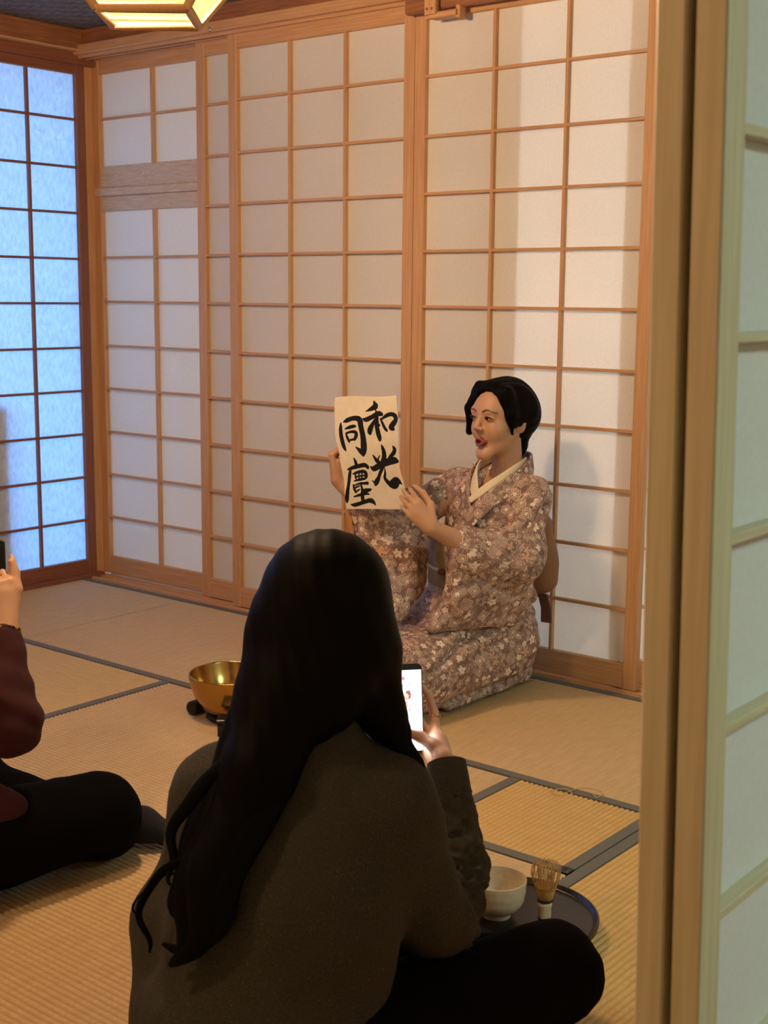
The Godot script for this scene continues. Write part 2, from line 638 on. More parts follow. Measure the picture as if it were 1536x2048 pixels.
func build_shell() -> void:
	shell("floor", Vector3(-0.3, -0.16, -2.4), Vector3(6.6, -0.03, 6.6), M.beam_x, "bare wooden subfloor lying under the straw mats", "floor")
	shell("ceiling", Vector3(-0.3, 2.335, -2.4), Vector3(6.6, 2.45, 6.6), M.ajiro, "low grey-brown woven ceiling above the shoji room", "ceiling")
	shell("wall_behind", Vector3(-0.3, -0.03, -2.4), Vector3(6.6, 2.335, -2.3), M.plaster, "plaster wall of the lit passage behind the long row of sliding screens", "wall")
	# left wall beside and around the windows
	shell("wall_left", Vector3(-0.12, -0.03, 2.60), Vector3(0.0, 2.335, 6.5), M.plaster, "plaster part of the wall beyond the blue lit window screens", "wall")
	shell("wall_corner", Vector3(-0.12, -0.03, -2.3), Vector3(0.0, 2.335, -1.25), M.plaster, "short plaster wall beside the open end of the passage", "wall")
	shell("wall_outer", Vector3(6.5, -0.03, -2.3), Vector3(6.6, 2.335, 6.5), M.plaster, "plaster side wall of the anteroom behind the viewer", "wall")
	shell("wall_near", Vector3(0.0, -0.03, 4.26), Vector3(6.5, 2.335, 4.36), M.plaster, "plaster wall behind the viewer", "wall")
	shell("wall_passage", Vector3(4.1, -0.03, -0.10), Vector3(6.5, 2.335, 0.0), M.plaster, "plaster wall closing the passage from the anteroom", "wall")
	shell("wall_between", Vector3(1.535, 0.0, -0.09), Vector3(1.815, 2.222, -0.06), M.beam_v, "boarded strip standing behind the middle screens", "wall")
	shell("post_behind", Vector3(2.150, 0.0, -0.16), Vector3(2.272, 2.222, -0.05), M.beam_v, "square post standing behind the bright screen", "post")
	# corner post
	shell("trim_1", Vector3(-0.06, 0.0, -0.045), Vector3(0.014, 2.222, 0.046), M.wood_v, "slender corner post between the window screens and the long screen wall", "post")
	# long wall: sill with three grooves, lintel with three grooves, beam over it
	var sill := thing("trim_2", Vector3(0, 0, 0), "pale wooden threshold with sliding grooves under the long screen wall", "threshold", "", "structure")
	for k in 4:
		bar("track_ridge", Vector3(0.03, -0.02, -0.036 + k * 0.04), Vector3(4.1, 0.004, -0.030 + k * 0.04 + (0.012 if k == 3 else 0.0)), M.wood_x, sill, 0.001)
	bar("sill_board", Vector3(0.03, -0.03, -0.05), Vector3(4.1, -0.004, 0.118), M.wood_x, sill)
	var lin := thing("trim_3", Vector3(0, 2.222, 0), "long wooden lintel with sliding grooves above the screen wall", "lintel", "", "structure")
	for k in 4:
		bar("groove_lip", Vector3(0.03, 0.0, -0.036 + k * 0.04), Vector3(4.1, 0.014, -0.027 + k * 0.04), M.wood_x, lin, 0.001)
	bar("lintel_board", Vector3(0.03, 0.012, -0.05), Vector3(4.1, 0.050, 0.118), M.wood_x, lin, 0.003)
	shell("trim_4", Vector3(0.0, 2.272, -0.05), Vector3(4.1, 2.335, 0.095), M.beam_x, "dark brown beam between the lintel and the woven ceiling over the screens", "beam")
	# window wall: sill, lintel, ledge, beam, boards under and over
	shell("trim_5", Vector3(-0.07, -0.03, 0.03), Vector3(0.055, 0.016, 2.60), M.shaded_wood_z, "wooden sill under the blue lit window screens", "sill")
	shell("trim_6", Vector3(-0.07, 2.200, 0.0), Vector3(0.045, 2.245, 2.60), M.shaded_wood_z, "wooden lintel above the blue lit window screens", "lintel")
	shell("trim_7", Vector3(-0.07, 2.245, 0.0), Vector3(0.085, 2.253, 2.60), M.wood_z, "thin projecting ledge strip above the window lintel", "ledge")
	shell("trim_8", Vector3(-0.12, 2.253, -0.05), Vector3(0.07, 2.335, 4.3), M.beam_z, "dark brown beam above the window ledge under the ceiling", "beam")
	# the opening the viewer looks through
	shell("trim_9", Vector3(4.06, 2.222, 0.0), Vector3(4.22, 2.335, 4.26), M.beam_z, "dark lintel beam over the near sliding screens", "lintel")
	shell("trim_10", Vector3(4.06, -0.03, 0.0), Vector3(4.22, 0.0, 4.26), M.wood_z, "wooden threshold under the near sliding screens", "threshold")
	# outside the window
	shell("ground_outside", Vector3(-6.0, -0.5, -4.0), Vector3(-0.3, -0.3, 8.0), M.plaster, "pale ground outside the window screens", "ground")
	var brd := thing("wall_outside", Vector3(-0.06, -0.3, 0.475), "low board standing outside against the lower left window panes", "board", "", "structure")
	bar("board", Vector3(-0.03, 0.0, 0.0), Vector3(0.045, 1.085, 2.1), M.beam_v, brd)


# a sliding screen in its own frame: x along its width, y up, z towards the side that shows the lattice
func screen(called: String, label: String, at: Vector3, turn: float, width: float, xs: Array, hmat: Material, paper: Material, band := false, shift := 0.0, category := "sliding screen", vmat: Material = null) -> Node3D:
	if vmat == null:
		vmat = M.wood_v
	var o := thing(called, at, label, category, "", "structure")
	o.rotation.y = turn
	var st := 0.045
	var y0 := 0.085 + shift; var y1 := 2.170 + shift
	bar("stile", Vector3(0, 0.004, -0.03), Vector3(st, 2.226, 0), vmat, o)
	bar("stile", Vector3(width - st, 0.004, -0.03), Vector3(width, 2.226, 0), vmat, o)
	bar("top_rail", Vector3(st, y1, -0.028), Vector3(width - st, 2.226, -0.002), hmat, o)
	bar("bottom_rail", Vector3(st, 0.004, -0.028), Vector3(width - st, y0, -0.002), hmat, o)
	var kw := 0.0055
	for x in xs:
		if band:
			bar("vertical_lattice_bar", Vector3(x - kw * 1.4, y0, -0.020), Vector3(x + kw * 1.4, 1.600, -0.003), vmat, o, 0.0008)
			bar("vertical_lattice_bar", Vector3(x - kw * 1.4, 1.785, -0.020), Vector3(x + kw * 1.4, y1, -0.003), vmat, o, 0.0008)
		else:
			bar("vertical_lattice_bar", Vector3(x - kw, y0, -0.020), Vector3(x + kw, y1, -0.003), vmat, o, 0.0008)
	var rows := []
	for y in YS:
		if band and y > 1.59 and y < 1.80:
			continue
		rows.append(y + shift)
		bar("horizontal_lattice_bar", Vector3(st, y + shift - kw * 0.9, -0.021), Vector3(width - st, y + shift + kw * 0.9, -0.004), hmat, o, 0.0008)
	if band:
		bar("middle_board", Vector3(st, 1.697, -0.024), Vector3(width - st, 1.788, -0.006), M.plank, o)
		bar("middle_strip", Vector3(st * 0.2, 1.663, -0.024), Vector3(width - st * 0.2, 1.697, 0.006), M.plank, o)
		bar("middle_board", Vector3(st, 1.600, -0.024), Vector3(width - st, 1.663, -0.006), M.plank, o)
	var cx := [st] + xs + [width - st]
	var cy := [y0] + rows + [y1]
	for a in cx.size() - 1:
		for b in cy.size() - 1:
			var lo_y: float = cy[b]; var hi_y: float = cy[b + 1]
			if band and lo_y < 1.5 and hi_y > 1.9:
				bar("paper_pane", Vector3(cx[a], lo_y, -0.0225), Vector3(cx[a + 1], 1.600, -0.0210), paper, o, 0.0001)
				lo_y = 1.788
			bar("paper_pane", Vector3(cx[a], lo_y, -0.0225), Vector3(cx[a + 1], hi_y, -0.0210), paper, o, 0.0001)
	return o


func build_panels() -> void:
	var three := func(w: float) -> Array: return [0.045 + (w - 0.09) / 3.0, 0.045 + (w - 0.09) * 2.0 / 3.0]
	screen("door_1", "rear shoji screen with a wooden band across its middle, next to the corner post", Vector3(0.012, 0, 0), 0, 0.99, [0.378, 0.690], M.wood_x, M.paper, true)
	screen("door_2", "shoji screen mostly slid behind its neighbour, only a narrow strip of panes showing", Vector3(0.700, 0, 0.04), 0, 0.92, three.call(0.92), M.wood_x, M.paper)
	screen("door_3", "full shoji screen behind the raised calligraphy sheet", Vector3(0.920, 0, 0.08), 0, 0.90, three.call(0.90), M.wood_x, M.paper)
	screen("door_4", "full shoji screen with a bright band of light behind the woman in kimono", Vector3(1.822, 0, 0.08), 0, 0.923, three.call(0.923), M.wood_x, M.paper)
	screen("door_5", "shoji screen at the far right mostly hidden by the near door edges", Vector3(2.640, 0, 0.0), 0, 0.95, three.call(0.95), M.wood_x, M.paper)
	bar("wall_board", Vector3(3.59, 0, -0.03), Vector3(4.1, 2.226, 0.09), M.wood_v, tag_end())
	screen("door_8", "narrow rear shoji screen behind the left panes of the bright screen", Vector3(1.700, 0, 0.0), 0, 0.45, [], M.wood_x, M.paper)
	# windows in the plane x = 0.02, lattice towards the room
	for k in 3:
		screen("window_%d" % (k + 1), ["blue lit shoji window screen next to the room corner", "blue lit shoji window screen second from the room corner", "blue lit shoji window screen third from the room corner"][k], Vector3(0.022, 0, 0.042 + 0.832 * (k + 1)), PI / 2, 0.83, [0.045 + 0.247, 0.045 + 0.494], M.shaded_wood_z, M.washi, false, -0.008, "window screen", M.shaded_wood_v)
	# the two near screens, seen edge on from the anteroom
	var a := screen("door_6", "inner near sliding screen seen edge on, its stile end brown", Vector3(4.132, 0, 1.77), -PI / 2, 0.90, three.call(0.90), M.pine_z, M.paper, false, 0.0, "sliding screen", M.pine_v)
	var b := screen("door_7", "outer near sliding screen with pale cool lit paper at the right edge", Vector3(4.200, 0, 2.668), PI / 2, 0.90, three.call(0.90), M.pine_z, M.paper, false, 0.0, "sliding screen", M.pine_v)
	a.rotation.x = deg_to_rad(1.2)
	b.rotation.x = deg_to_rad(-1.2)


func tag_end() -> Node3D:
	return thing("wall_right", Vector3.ZERO, "timber wall end closing the screen wall behind the near doors", "wall", "", "structure")


# one mat: a ridged straw surface with woven borders along its long sides
func mat_piece(label: String, x0: float, x1: float, z0: float, z1: float, along_x: bool, m: Material, heri: Array, cut := Rect2()) -> Node3D:
	var o := thing("tatami_mat", Vector3((x0 + x1) * 0.5, 0, (z0 + z1) * 0.5), label, "tatami mat", "straw mats on the floor")
	var hw := 0.031
	var gap := 0.0012
	var rects := [Rect2(x0 + gap, z0 + gap, x1 - x0 - 2 * gap, z1 - z0 - 2 * gap)]
	if cut.has_area():
		# an L shape: the strip beside the cut and the strip past it
		rects = [Rect2(x0 + gap, z0 + gap, cut.position.x - x0 - gap, z1 - z0 - 2 * gap), Rect2(cut.position.x, cut.end.y, x1 - cut.position.x - gap, z1 - cut.end.y - gap)]
	var base := Buf.new()
	for r in rects:
		base.box(Vector3(r.position.x, -0.03, r.position.y), Vector3(r.end.x, -0.006, r.end.y))
		var sz: Vector2 = r.size
		var across := sz.y if along_x else sz.x
		var n := int(round(across / 0.015))
		var prof := [[0.0, -0.0060], [0.10, -0.0020], [0.40, 0.0], [0.72, -0.0006], [0.90, -0.0028]]
		var v0 := base.v.size(); var i0 := base.i.size()
		for k in n:
			for q in prof:
				var t: float = (k + q[0]) / n
				for e in 2:
					var p := Vector3(lerpf(r.position.x, r.end.x, e), q[1], lerpf(r.position.y, r.end.y, t)) if along_x else Vector3(lerpf(r.position.x, r.end.x, t), q[1], lerpf(r.position.y, r.end.y, e))
					base.vert(p)
		for k in n * prof.size() - 1:
			var f := v0 + k * 2
			if along_x:
				base.tri(f, f + 1, f + 3); base.tri(f, f + 3, f + 2)
			else:
				base.tri(f, f + 3, f + 1); base.tri(f, f + 2, f + 3)
		base.smooth(v0, i0)
	wput("woven_surface", base, m, o)
	for s in heri:
		var lo: Vector3; var hi: Vector3
		match s:
			"z0": lo = Vector3(x0 + gap, -0.02, z0 + gap); hi = Vector3(x1 - gap, 0.0012, z0 + hw)
			"z1": lo = Vector3(x0 + gap, -0.02, z1 - hw); hi = Vector3(x1 - gap, 0.0012, z1 - gap)
			"x0": lo = Vector3(x0 + gap, -0.02, z0 + gap); hi = Vector3(x0 + hw, 0.0012, z1 - gap)
			"x1": lo = Vector3(x1 - hw, -0.02, z0 + gap); hi = Vector3(x1 - gap, 0.0012, z1 - gap)
		var b := Buf.new()
		b.box(lo, hi)
		wput("cloth_border", b, M.heri, o)
	return o


func build_floor() -> void:
	mat_piece("half straw mat in the far corner by the window screens", 0.055, 0.700, 0.122, 0.97, true, M.tatami_x, ["z0", "z1"])
	mat_piece("straw mat along the screen wall, left of the kneeling woman", 0.700, 2.420, 0.122, 0.97, true, M.tatami_x, ["z0", "z1"])
	mat_piece("straw mat along the screen wall, right of the kneeling woman", 2.420, 4.10, 0.122, 0.97, true, M.tatami_x, ["z0", "z1"])
	mat_piece("straw mat running towards the viewer at the left frame edge, behind the maroon sleeve", 0.680, 1.532, 0.972, 2.69, false, M.tatami_z, ["x0", "x1"])
	mat_piece("narrow straw mat beside the window wall", 0.055, 0.678, 0.972, 2.69, false, M.tatami_z, ["x0", "x1"])
	mat_piece("straw mat with a square corner cut out, carrying the brass bowl", 1.534, 3.292, 0.972, 1.825, true, M.tatami_x, ["z1"], Rect2(2.862, 0.972, 0.43, 0.422))
	mat_piece("small square golden straw mat over the sunken hearth", 2.862, 3.292, 0.972, 1.394, false, M.tatami_new, ["x0", "z1", "x1"])
	mat_piece("straw mat beside the near doors, right of the small square mat", 3.294, 4.06, 0.972, 2.69, false, M.tatami_new, ["x0"])
	mat_piece("straw mat under the seated visitors", 1.534, 3.292, 1.827, 2.69, true, M.tatami_x, ["z0", "z1"])
	mat_piece("straw mat nearest the viewer below the visitors", 1.534, 4.06, 2.692, 3.55, true, M.tatami_x, ["z0", "z1"])
	mat_piece("straw mat behind the visitor in maroon", 0.055, 1.532, 2.692, 3.55, true, M.tatami_x, ["z0", "z1"])
	mat_piece("straw mat along the wall behind the viewer", 0.055, 4.06, 3.552, 4.26, true, M.tatami_x, ["z0", "z1"])


func build_lamps() -> void:
	# paper lantern hung from the ceiling: flared square body, timber frame, glowing paper panels
	var at := Vector3(2.333, 1.862, 1.713)
	var o := thing("pendant_lantern", at, "glowing yellow paper ceiling lantern with a flared wooden frame", "lantern")
	o.rotation.y = deg_to_rad(40.0)
	var r0 := 0.098; var r1 := 0.172; var y1 := 0.105; var y2 := 0.27
	var glow := StandardMaterial3D.new()
	glow.albedo_texture = lantern_texture()
	glow.albedo_color = Color(0.3, 0.3, 0.3)
	glow.roughness = 0.9
	glow.emission_enabled = true
	glow.emission = Color.WHITE
	glow.emission_operator = BaseMaterial3D.EMISSION_OP_MULTIPLY
	glow.emission_texture = glow.albedo_texture
	glow.emission_energy_multiplier = 1.9
	var frame: Material = M.wood_v
	var quad := func(p: Array, t: float) -> Buf:
		var b := Buf.new()
		b.with_uv = true
		var nn: Vector3 = (p[3] - p[0]).cross(p[1] - p[0]).normalized()
		for s in [0.0, -1.0]:
			var f := b.v.size()
			for k in 4:
				b.vert(p[k] + nn * t * s, nn * (1.0 if s == 0.0 else -1.0), Color.WHITE, [Vector2(0, 0), Vector2(1, 0), Vector2(1, 1), Vector2(0, 1)][k])
			if s == 0.0:
				b.tri(f, f + 1, f + 2); b.tri(f, f + 2, f + 3)
			else:
				b.tri(f, f + 2, f + 1); b.tri(f, f + 3, f + 2)
		return b
	var shade := Buf.new()
	shade.with_uv = true
	var corner := func(k: int, r: float, y: float) -> Vector3: return Vector3([-1, 1, 1, -1][k] * r, y, [-1, -1, 1, 1][k] * r)
	for k in 4:
		var a: Vector3 = corner.call(k, r0, 0.0); var b2: Vector3 = corner.call((k + 1) % 4, r0, 0.0)
		var c: Vector3 = corner.call(k, r1, y1); var d: Vector3 = corner.call((k + 1) % 4, r1, y1)
		var e: Vector3 = corner.call(k, r1, y2); var g: Vector3 = corner.call((k + 1) % 4, r1, y2)
		join(shade, quad.call([a, b2, d, c], 0.002))
		join(shade, quad.call([c, d, g, e], 0.002))
		for seg in [[a, b2], [a, c], [c, d], [c, e], [e, g]]:
			var t := Buf.new()
			t.tube(PackedVector3Array([seg[0], seg[1]]), PackedFloat32Array([0.013, 0.013]), PackedFloat32Array([0.013, 0.013]), 4)
			put("frame_bar", t.mesh(), frame, o)
	join(shade, quad.call([corner.call(0, r0, 0.004), corner.call(3, r0, 0.004), corner.call(2, r0, 0.004), corner.call(1, r0, 0.004)], 0.002))
	put("paper_shade", shade.mesh(), glow, o)
	bar("top_board", Vector3(-r1, y2 - 0.004, -r1), Vector3(r1, y2 + 0.008, r1), frame, o)
	bar("bottom_slat", Vector3(-r0, -0.004, -0.034), Vector3(r0, 0.003, -0.030), frame, o)
	bar("bottom_slat", Vector3(-r0, -0.004, -0.024), Vector3(r0, 0.003, -0.021), frame, o)
	bar("ceiling_plate", Vector3(-0.06, 0.455, -0.06), Vector3(0.06, 0.485, 0.06), frame, o)
	bar("hanging_rod", Vector3(-0.008, 0.26, -0.008), Vector3(0.008, 0.456, 0.008), M.iron, o)
	var l := OmniLight3D.new()
	l.name = "lantern_light"
	o.add_child(l)
	l.position = Vector3(0, 0.13, 0)
	l.light_color = Color(1.0, 0.66, 0.39).linear_to_srgb()
	l.light_energy = 2.15
	l.light_size = 0.07
	l.omni_range = 9.0
	l.omni_attenuation = 2.0
	l.shadow_enabled = true
	# its twin hangs nearer the viewer, out of the picture
	var twin: Node3D = o.duplicate()
	twin.name = numbered("pendant_lantern")
	add_child(twin)
	twin.position = Vector3(2.75, 1.862, 3.42)
	tag(twin, "second paper ceiling lantern hanging behind the seated visitors, out of the picture", "lantern")
	for q in twin.get_children():
		if q is OmniLight3D:
			q.light_energy = 1.15
	# hanging globe lamp in the passage behind the long wall
	var w := thing("passage_lamp", Vector3(2.75, 1.15, -1.75), "round white globe lamp in the passage behind the screens", "lamp")
	var bulb := Buf.new()
	bulb.lathe(PackedVector2Array([Vector2(0.0, -0.09), Vector2(0.05, -0.075), Vector2(0.083, -0.035), Vector2(0.09, 0.0), Vector2(0.083, 0.035), Vector2(0.05, 0.075), Vector2(0.0, 0.09)]), Vector3.ZERO, 24)
	var bm := mat(Color.WHITE, 0.5)
	bm.emission_enabled = true
	bm.emission = Color(0.92, 0.97, 1.0)
	bm.emission_energy_multiplier = 6.0
	put("globe_shade", bulb.mesh(), bm, w)
	bar("hanging_cord", Vector3(-0.004, 0.085, -0.004), Vector3(0.004, 1.185, 0.004), M.rubber, w)
	var cl := OmniLight3D.new()
	cl.name = "passage_light"
	w.add_child(cl)
	cl.light_color = Color(0.92, 0.97, 1.0)
	cl.light_energy = 14.0
	cl.light_size = 0.08
	cl.omni_range = 12.0
	cl.omni_attenuation = 2.0
	cl.shadow_enabled = true
	anteroom_lamp()


func join(a: Buf, b: Buf) -> void:
	var k := a.v.size()
	a.v.append_array(b.v); a.n.append_array(b.n); a.c.append_array(b.c); a.uv.append_array(b.uv)
	for q in b.i:
		a.i.append(q + k)


func anteroom_lamp() -> void:
	# flat ceiling light of the anteroom, beside the near screens
	var o := thing("ceiling_light", Vector3(5.75, 2.335, 1.5), "flat white ceiling light in the anteroom beside the near screens", "ceiling light")
	bar("housing", Vector3(-0.32, -0.05, -0.32), Vector3(0.32, 0.0, 0.32), M.plaster, o)
	var gm := mat(Color.WHITE, 0.6)
	gm.emission_enabled = true
	gm.emission = Color(0.94, 1.0, 0.93)
	gm.emission_energy_multiplier = 2.5
	bar("diffuser_light", Vector3(-0.30, -0.058, -0.30), Vector3(0.30, -0.051, 0.30), gm, o)
	var l := AreaLight3D.new()
	l.name = "ceiling_area_light"
	o.add_child(l)
	l.position = Vector3(0, -0.07, 0)
	l.rotation_degrees.x = -90
	l.area_size = Vector2(0.58, 0.58)
	l.light_color = Color(0.84, 1.0, 0.97)
	l.light_energy = 3.5
	l.area_range = 9.0
	l.area_attenuation = 2.0
	l.shadow_enabled = true


# lantern paper: pale yellow with pressed leaves and fibres
func lantern_texture() -> ImageTexture:
	var s := 192
	var r := RandomNumberGenerator.new()
	r.seed = 12
	var im := Image.create(s, s, false, Image.FORMAT_RGB8)
	var f := FastNoiseLite.new()
	f.seed = 3; f.frequency = 0.02
	for y in s:
		for x in s:
			var e := f.get_noise_2d(x, y)
			im.set_pixel(x, y, Color(1.0, 0.86 + 0.06 * e, 0.48 + 0.12 * e))
	for k in 26:
		var p := Vector2(r.randf() * s, r.randf() * s)
		var a := r.randf() * TAU
		var c := Color(0.55, 0.45, 0.12) if k % 5 else Color(0.75, 0.18, 0.06)
		for q in r.randi_range(8, 26):
			im.fill_rect(Rect2i(clampi(int(p.x), 0, s - 3), clampi(int(p.y), 0, s - 3), 2, 1), c)
			p += Vector2(cos(a), sin(a))
			a += r.randf_range(-0.25, 0.25)
	return ImageTexture.create_from_image(im)

# ---------------------------------------------------------------- small objects
# brush strokes on the sheet, each a run of (across, down, half width) in thousandths of the sheet
const STROKES := [
	[641, 40, 8, 651, 63, 23, 662, 83, 35, 613, 102, 26, 566, 116, 16, 514, 131, 5],
	[463, 199, 8, 510, 205, 25, 603, 179, 25, 698, 149, 29, 745, 152, 23, 765, 158, 8],
	[659, 114, 6, 680, 154, 19, 667, 211, 27, 659, 269, 29, 671, 326, 33, 694, 369, 28, 694, 390, 8],
	[644, 205, 15, 598, 245, 21, 558, 285, 31, 539, 316, 28, 552, 330, 8],
	[663, 234, 10, 692, 249, 15, 702, 257, 6],
	[733, 195, 12, 749, 235, 16, 776, 275, 19, 807, 298, 15, 817, 301, 5],
	[749, 195, 10, 822, 167, 20, 900, 157, 22, 951, 175, 28, 959, 209, 27, 913, 245, 35, 873, 270, 31, 907, 285, 24, 931, 293, 9],
	[717, 423, 5, 733, 457, 23, 743, 497, 31, 730, 543, 35, 703, 588, 40, 679, 629, 29, 628, 680, 23, 586, 726, 25, 545, 755, 31, 512, 781, 17],
	[472, 744, 4, 506, 764, 16, 537, 767, 21],
	[554, 520, 8, 579, 549, 21, 604, 572, 25, 654, 583, 15],
	[662, 521, 5, 638, 543, 9, 618, 566, 12],
	[905, 443, 10, 926, 472, 27, 901, 503, 27, 837, 531, 18, 787, 560, 10],
	[474, 625, 8, 523, 641, 29, 613, 617, 35, 703, 595, 39, 815, 574, 42, 907, 566, 40, 968, 575, 19, 988, 579, 4],
	[725, 634, 7, 720, 680, 17, 701, 720, 21, 725, 751, 28, 779, 782, 38, 839, 773, 57, 904, 747, 40, 964, 777, 6],
	[104, 235, 10, 100, 276, 25, 96, 334, 28, 95, 404, 28, 105, 450, 24, 125, 477, 6],
	[150, 224, 6, 207, 213, 25, 297, 197, 25, 372, 196, 29, 416, 215, 38, 422, 267, 35, 428, 324, 35, 429, 382, 40, 427, 440, 46, 415, 486, 38, 394, 527, 8],
	[292, 448, 5, 344, 474, 23, 389, 503, 29],
	[178, 285, 8, 256, 272, 19, 328, 264, 16, 349, 266, 4],
	[179, 323, 8, 186, 358, 17, 199, 393, 16, 203, 405, 6],
	[190, 324, 10, 267, 313, 14, 328, 319, 21, 333, 341, 21, 306, 370, 19, 289, 388, 8],
	[203, 390, 8, 250, 383, 12, 295, 378, 10],
	[240, 546, 8, 254, 578, 21, 252, 607, 21],
	[95, 644, 6, 166, 632, 18, 275, 618, 22, 383, 608, 24, 422, 624, 24, 435, 634, 6],
	[149, 640, 10, 118, 678, 20, 90, 730, 22, 65, 789, 22, 46, 847, 27, 27, 906, 27, 20, 937, 9],
	[169, 684, 8, 241, 672, 15, 327, 664, 18, 374, 677, 24, 378, 705, 24, 351, 728, 12],
	[201, 683, 9, 202, 709, 14, 203, 732, 9],
	[264, 665, 8, 258, 697, 11, 248, 729, 8],
	[318, 665, 8, 308, 697, 11, 295, 729, 8],
	[189, 713, 7, 274, 706, 9, 371, 699, 8],
	[167, 748, 6, 267, 736, 15, 353, 729, 12],
	[155, 788, 7, 258, 771, 12, 342, 770, 15, 383, 768, 19, 396, 772, 5],
	[149, 782, 9, 161, 817, 19, 177, 847, 12],
	[171, 849, 8, 211, 834, 9, 251, 821, 5],
	[280, 769, 14, 281, 804, 15, 293, 833, 18, 358, 833, 23, 423, 824, 10],
	[165, 808, 6, 209, 800, 10, 253, 792, 6],
	[136, 888, 6, 233, 873, 16, 320, 860, 18, 372, 867, 8],
	[269, 834, 8, 271, 868, 21, 260, 914, 23, 257, 945, 17],
	[77, 959, 7, 128, 963, 21, 236, 945, 21, 345, 926, 24, 406, 930, 27, 447, 959, 10],
]

func ink_texture() -> ImageTexture:
	var w := 560; var h := 770
	var im := Image.create(w, h, false, Image.FORMAT_RGB8)
	var f := FastNoiseLite.new()
	f.seed = 14; f.frequency = 0.012; f.fractal_octaves = 5
	var g := FastNoiseLite.new()
	g.seed = 15; g.frequency = 0.09
	for y in h:
		for x in w:
			var e := 1.0 + 0.025 * f.get_noise_2d(x, y)
			im.set_pixel(x, y, Color(0.93 * e, 0.885 * e, 0.79 * e))
	for s in STROKES:
		var pts := PackedVector3Array()
		for k in range(0, s.size(), 3):
			pts.append(Vector3(s[k] * 0.001 * w, s[k + 1] * 0.001 * h, s[k + 2] * 0.001 * w))
		pts = curve(Array(pts), 4)
		for k in pts.size() - 1:
			var a := Vector2(pts[k].x, pts[k].y); var b := Vector2(pts[k + 1].x, pts[k + 1].y)
			var m: float = max(pts[k].z, pts[k + 1].z) + 3.0
			var ab := b - a
			var l2: float = max(ab.length_squared(), 0.0001)
			for y in range(maxi(0, int(min(a.y, b.y) - m)), mini(h, int(max(a.y, b.y) + m) + 1)):
				for x in range(maxi(0, int(min(a.x, b.x) - m)), mini(w, int(max(a.x, b.x) + m) + 1)):
					var p := Vector2(x, y)
					var t := clampf((p - a).dot(ab) / l2, 0.0, 1.0)
					var d := p.distance_to(a + ab * t) - lerpf(pts[k].z, pts[k + 1].z, t) * 1.08 + g.get_noise_2d(x, y) * 1.6
					if d < 1.0:
						var c := im.get_pixel(x, y)
						im.set_pixel(x, y, c.lerp(Color(0.035, 0.032, 0.032), clampf(1.0 - d, 0.0, 1.0)))
	return ImageTexture.create_from_image(im)


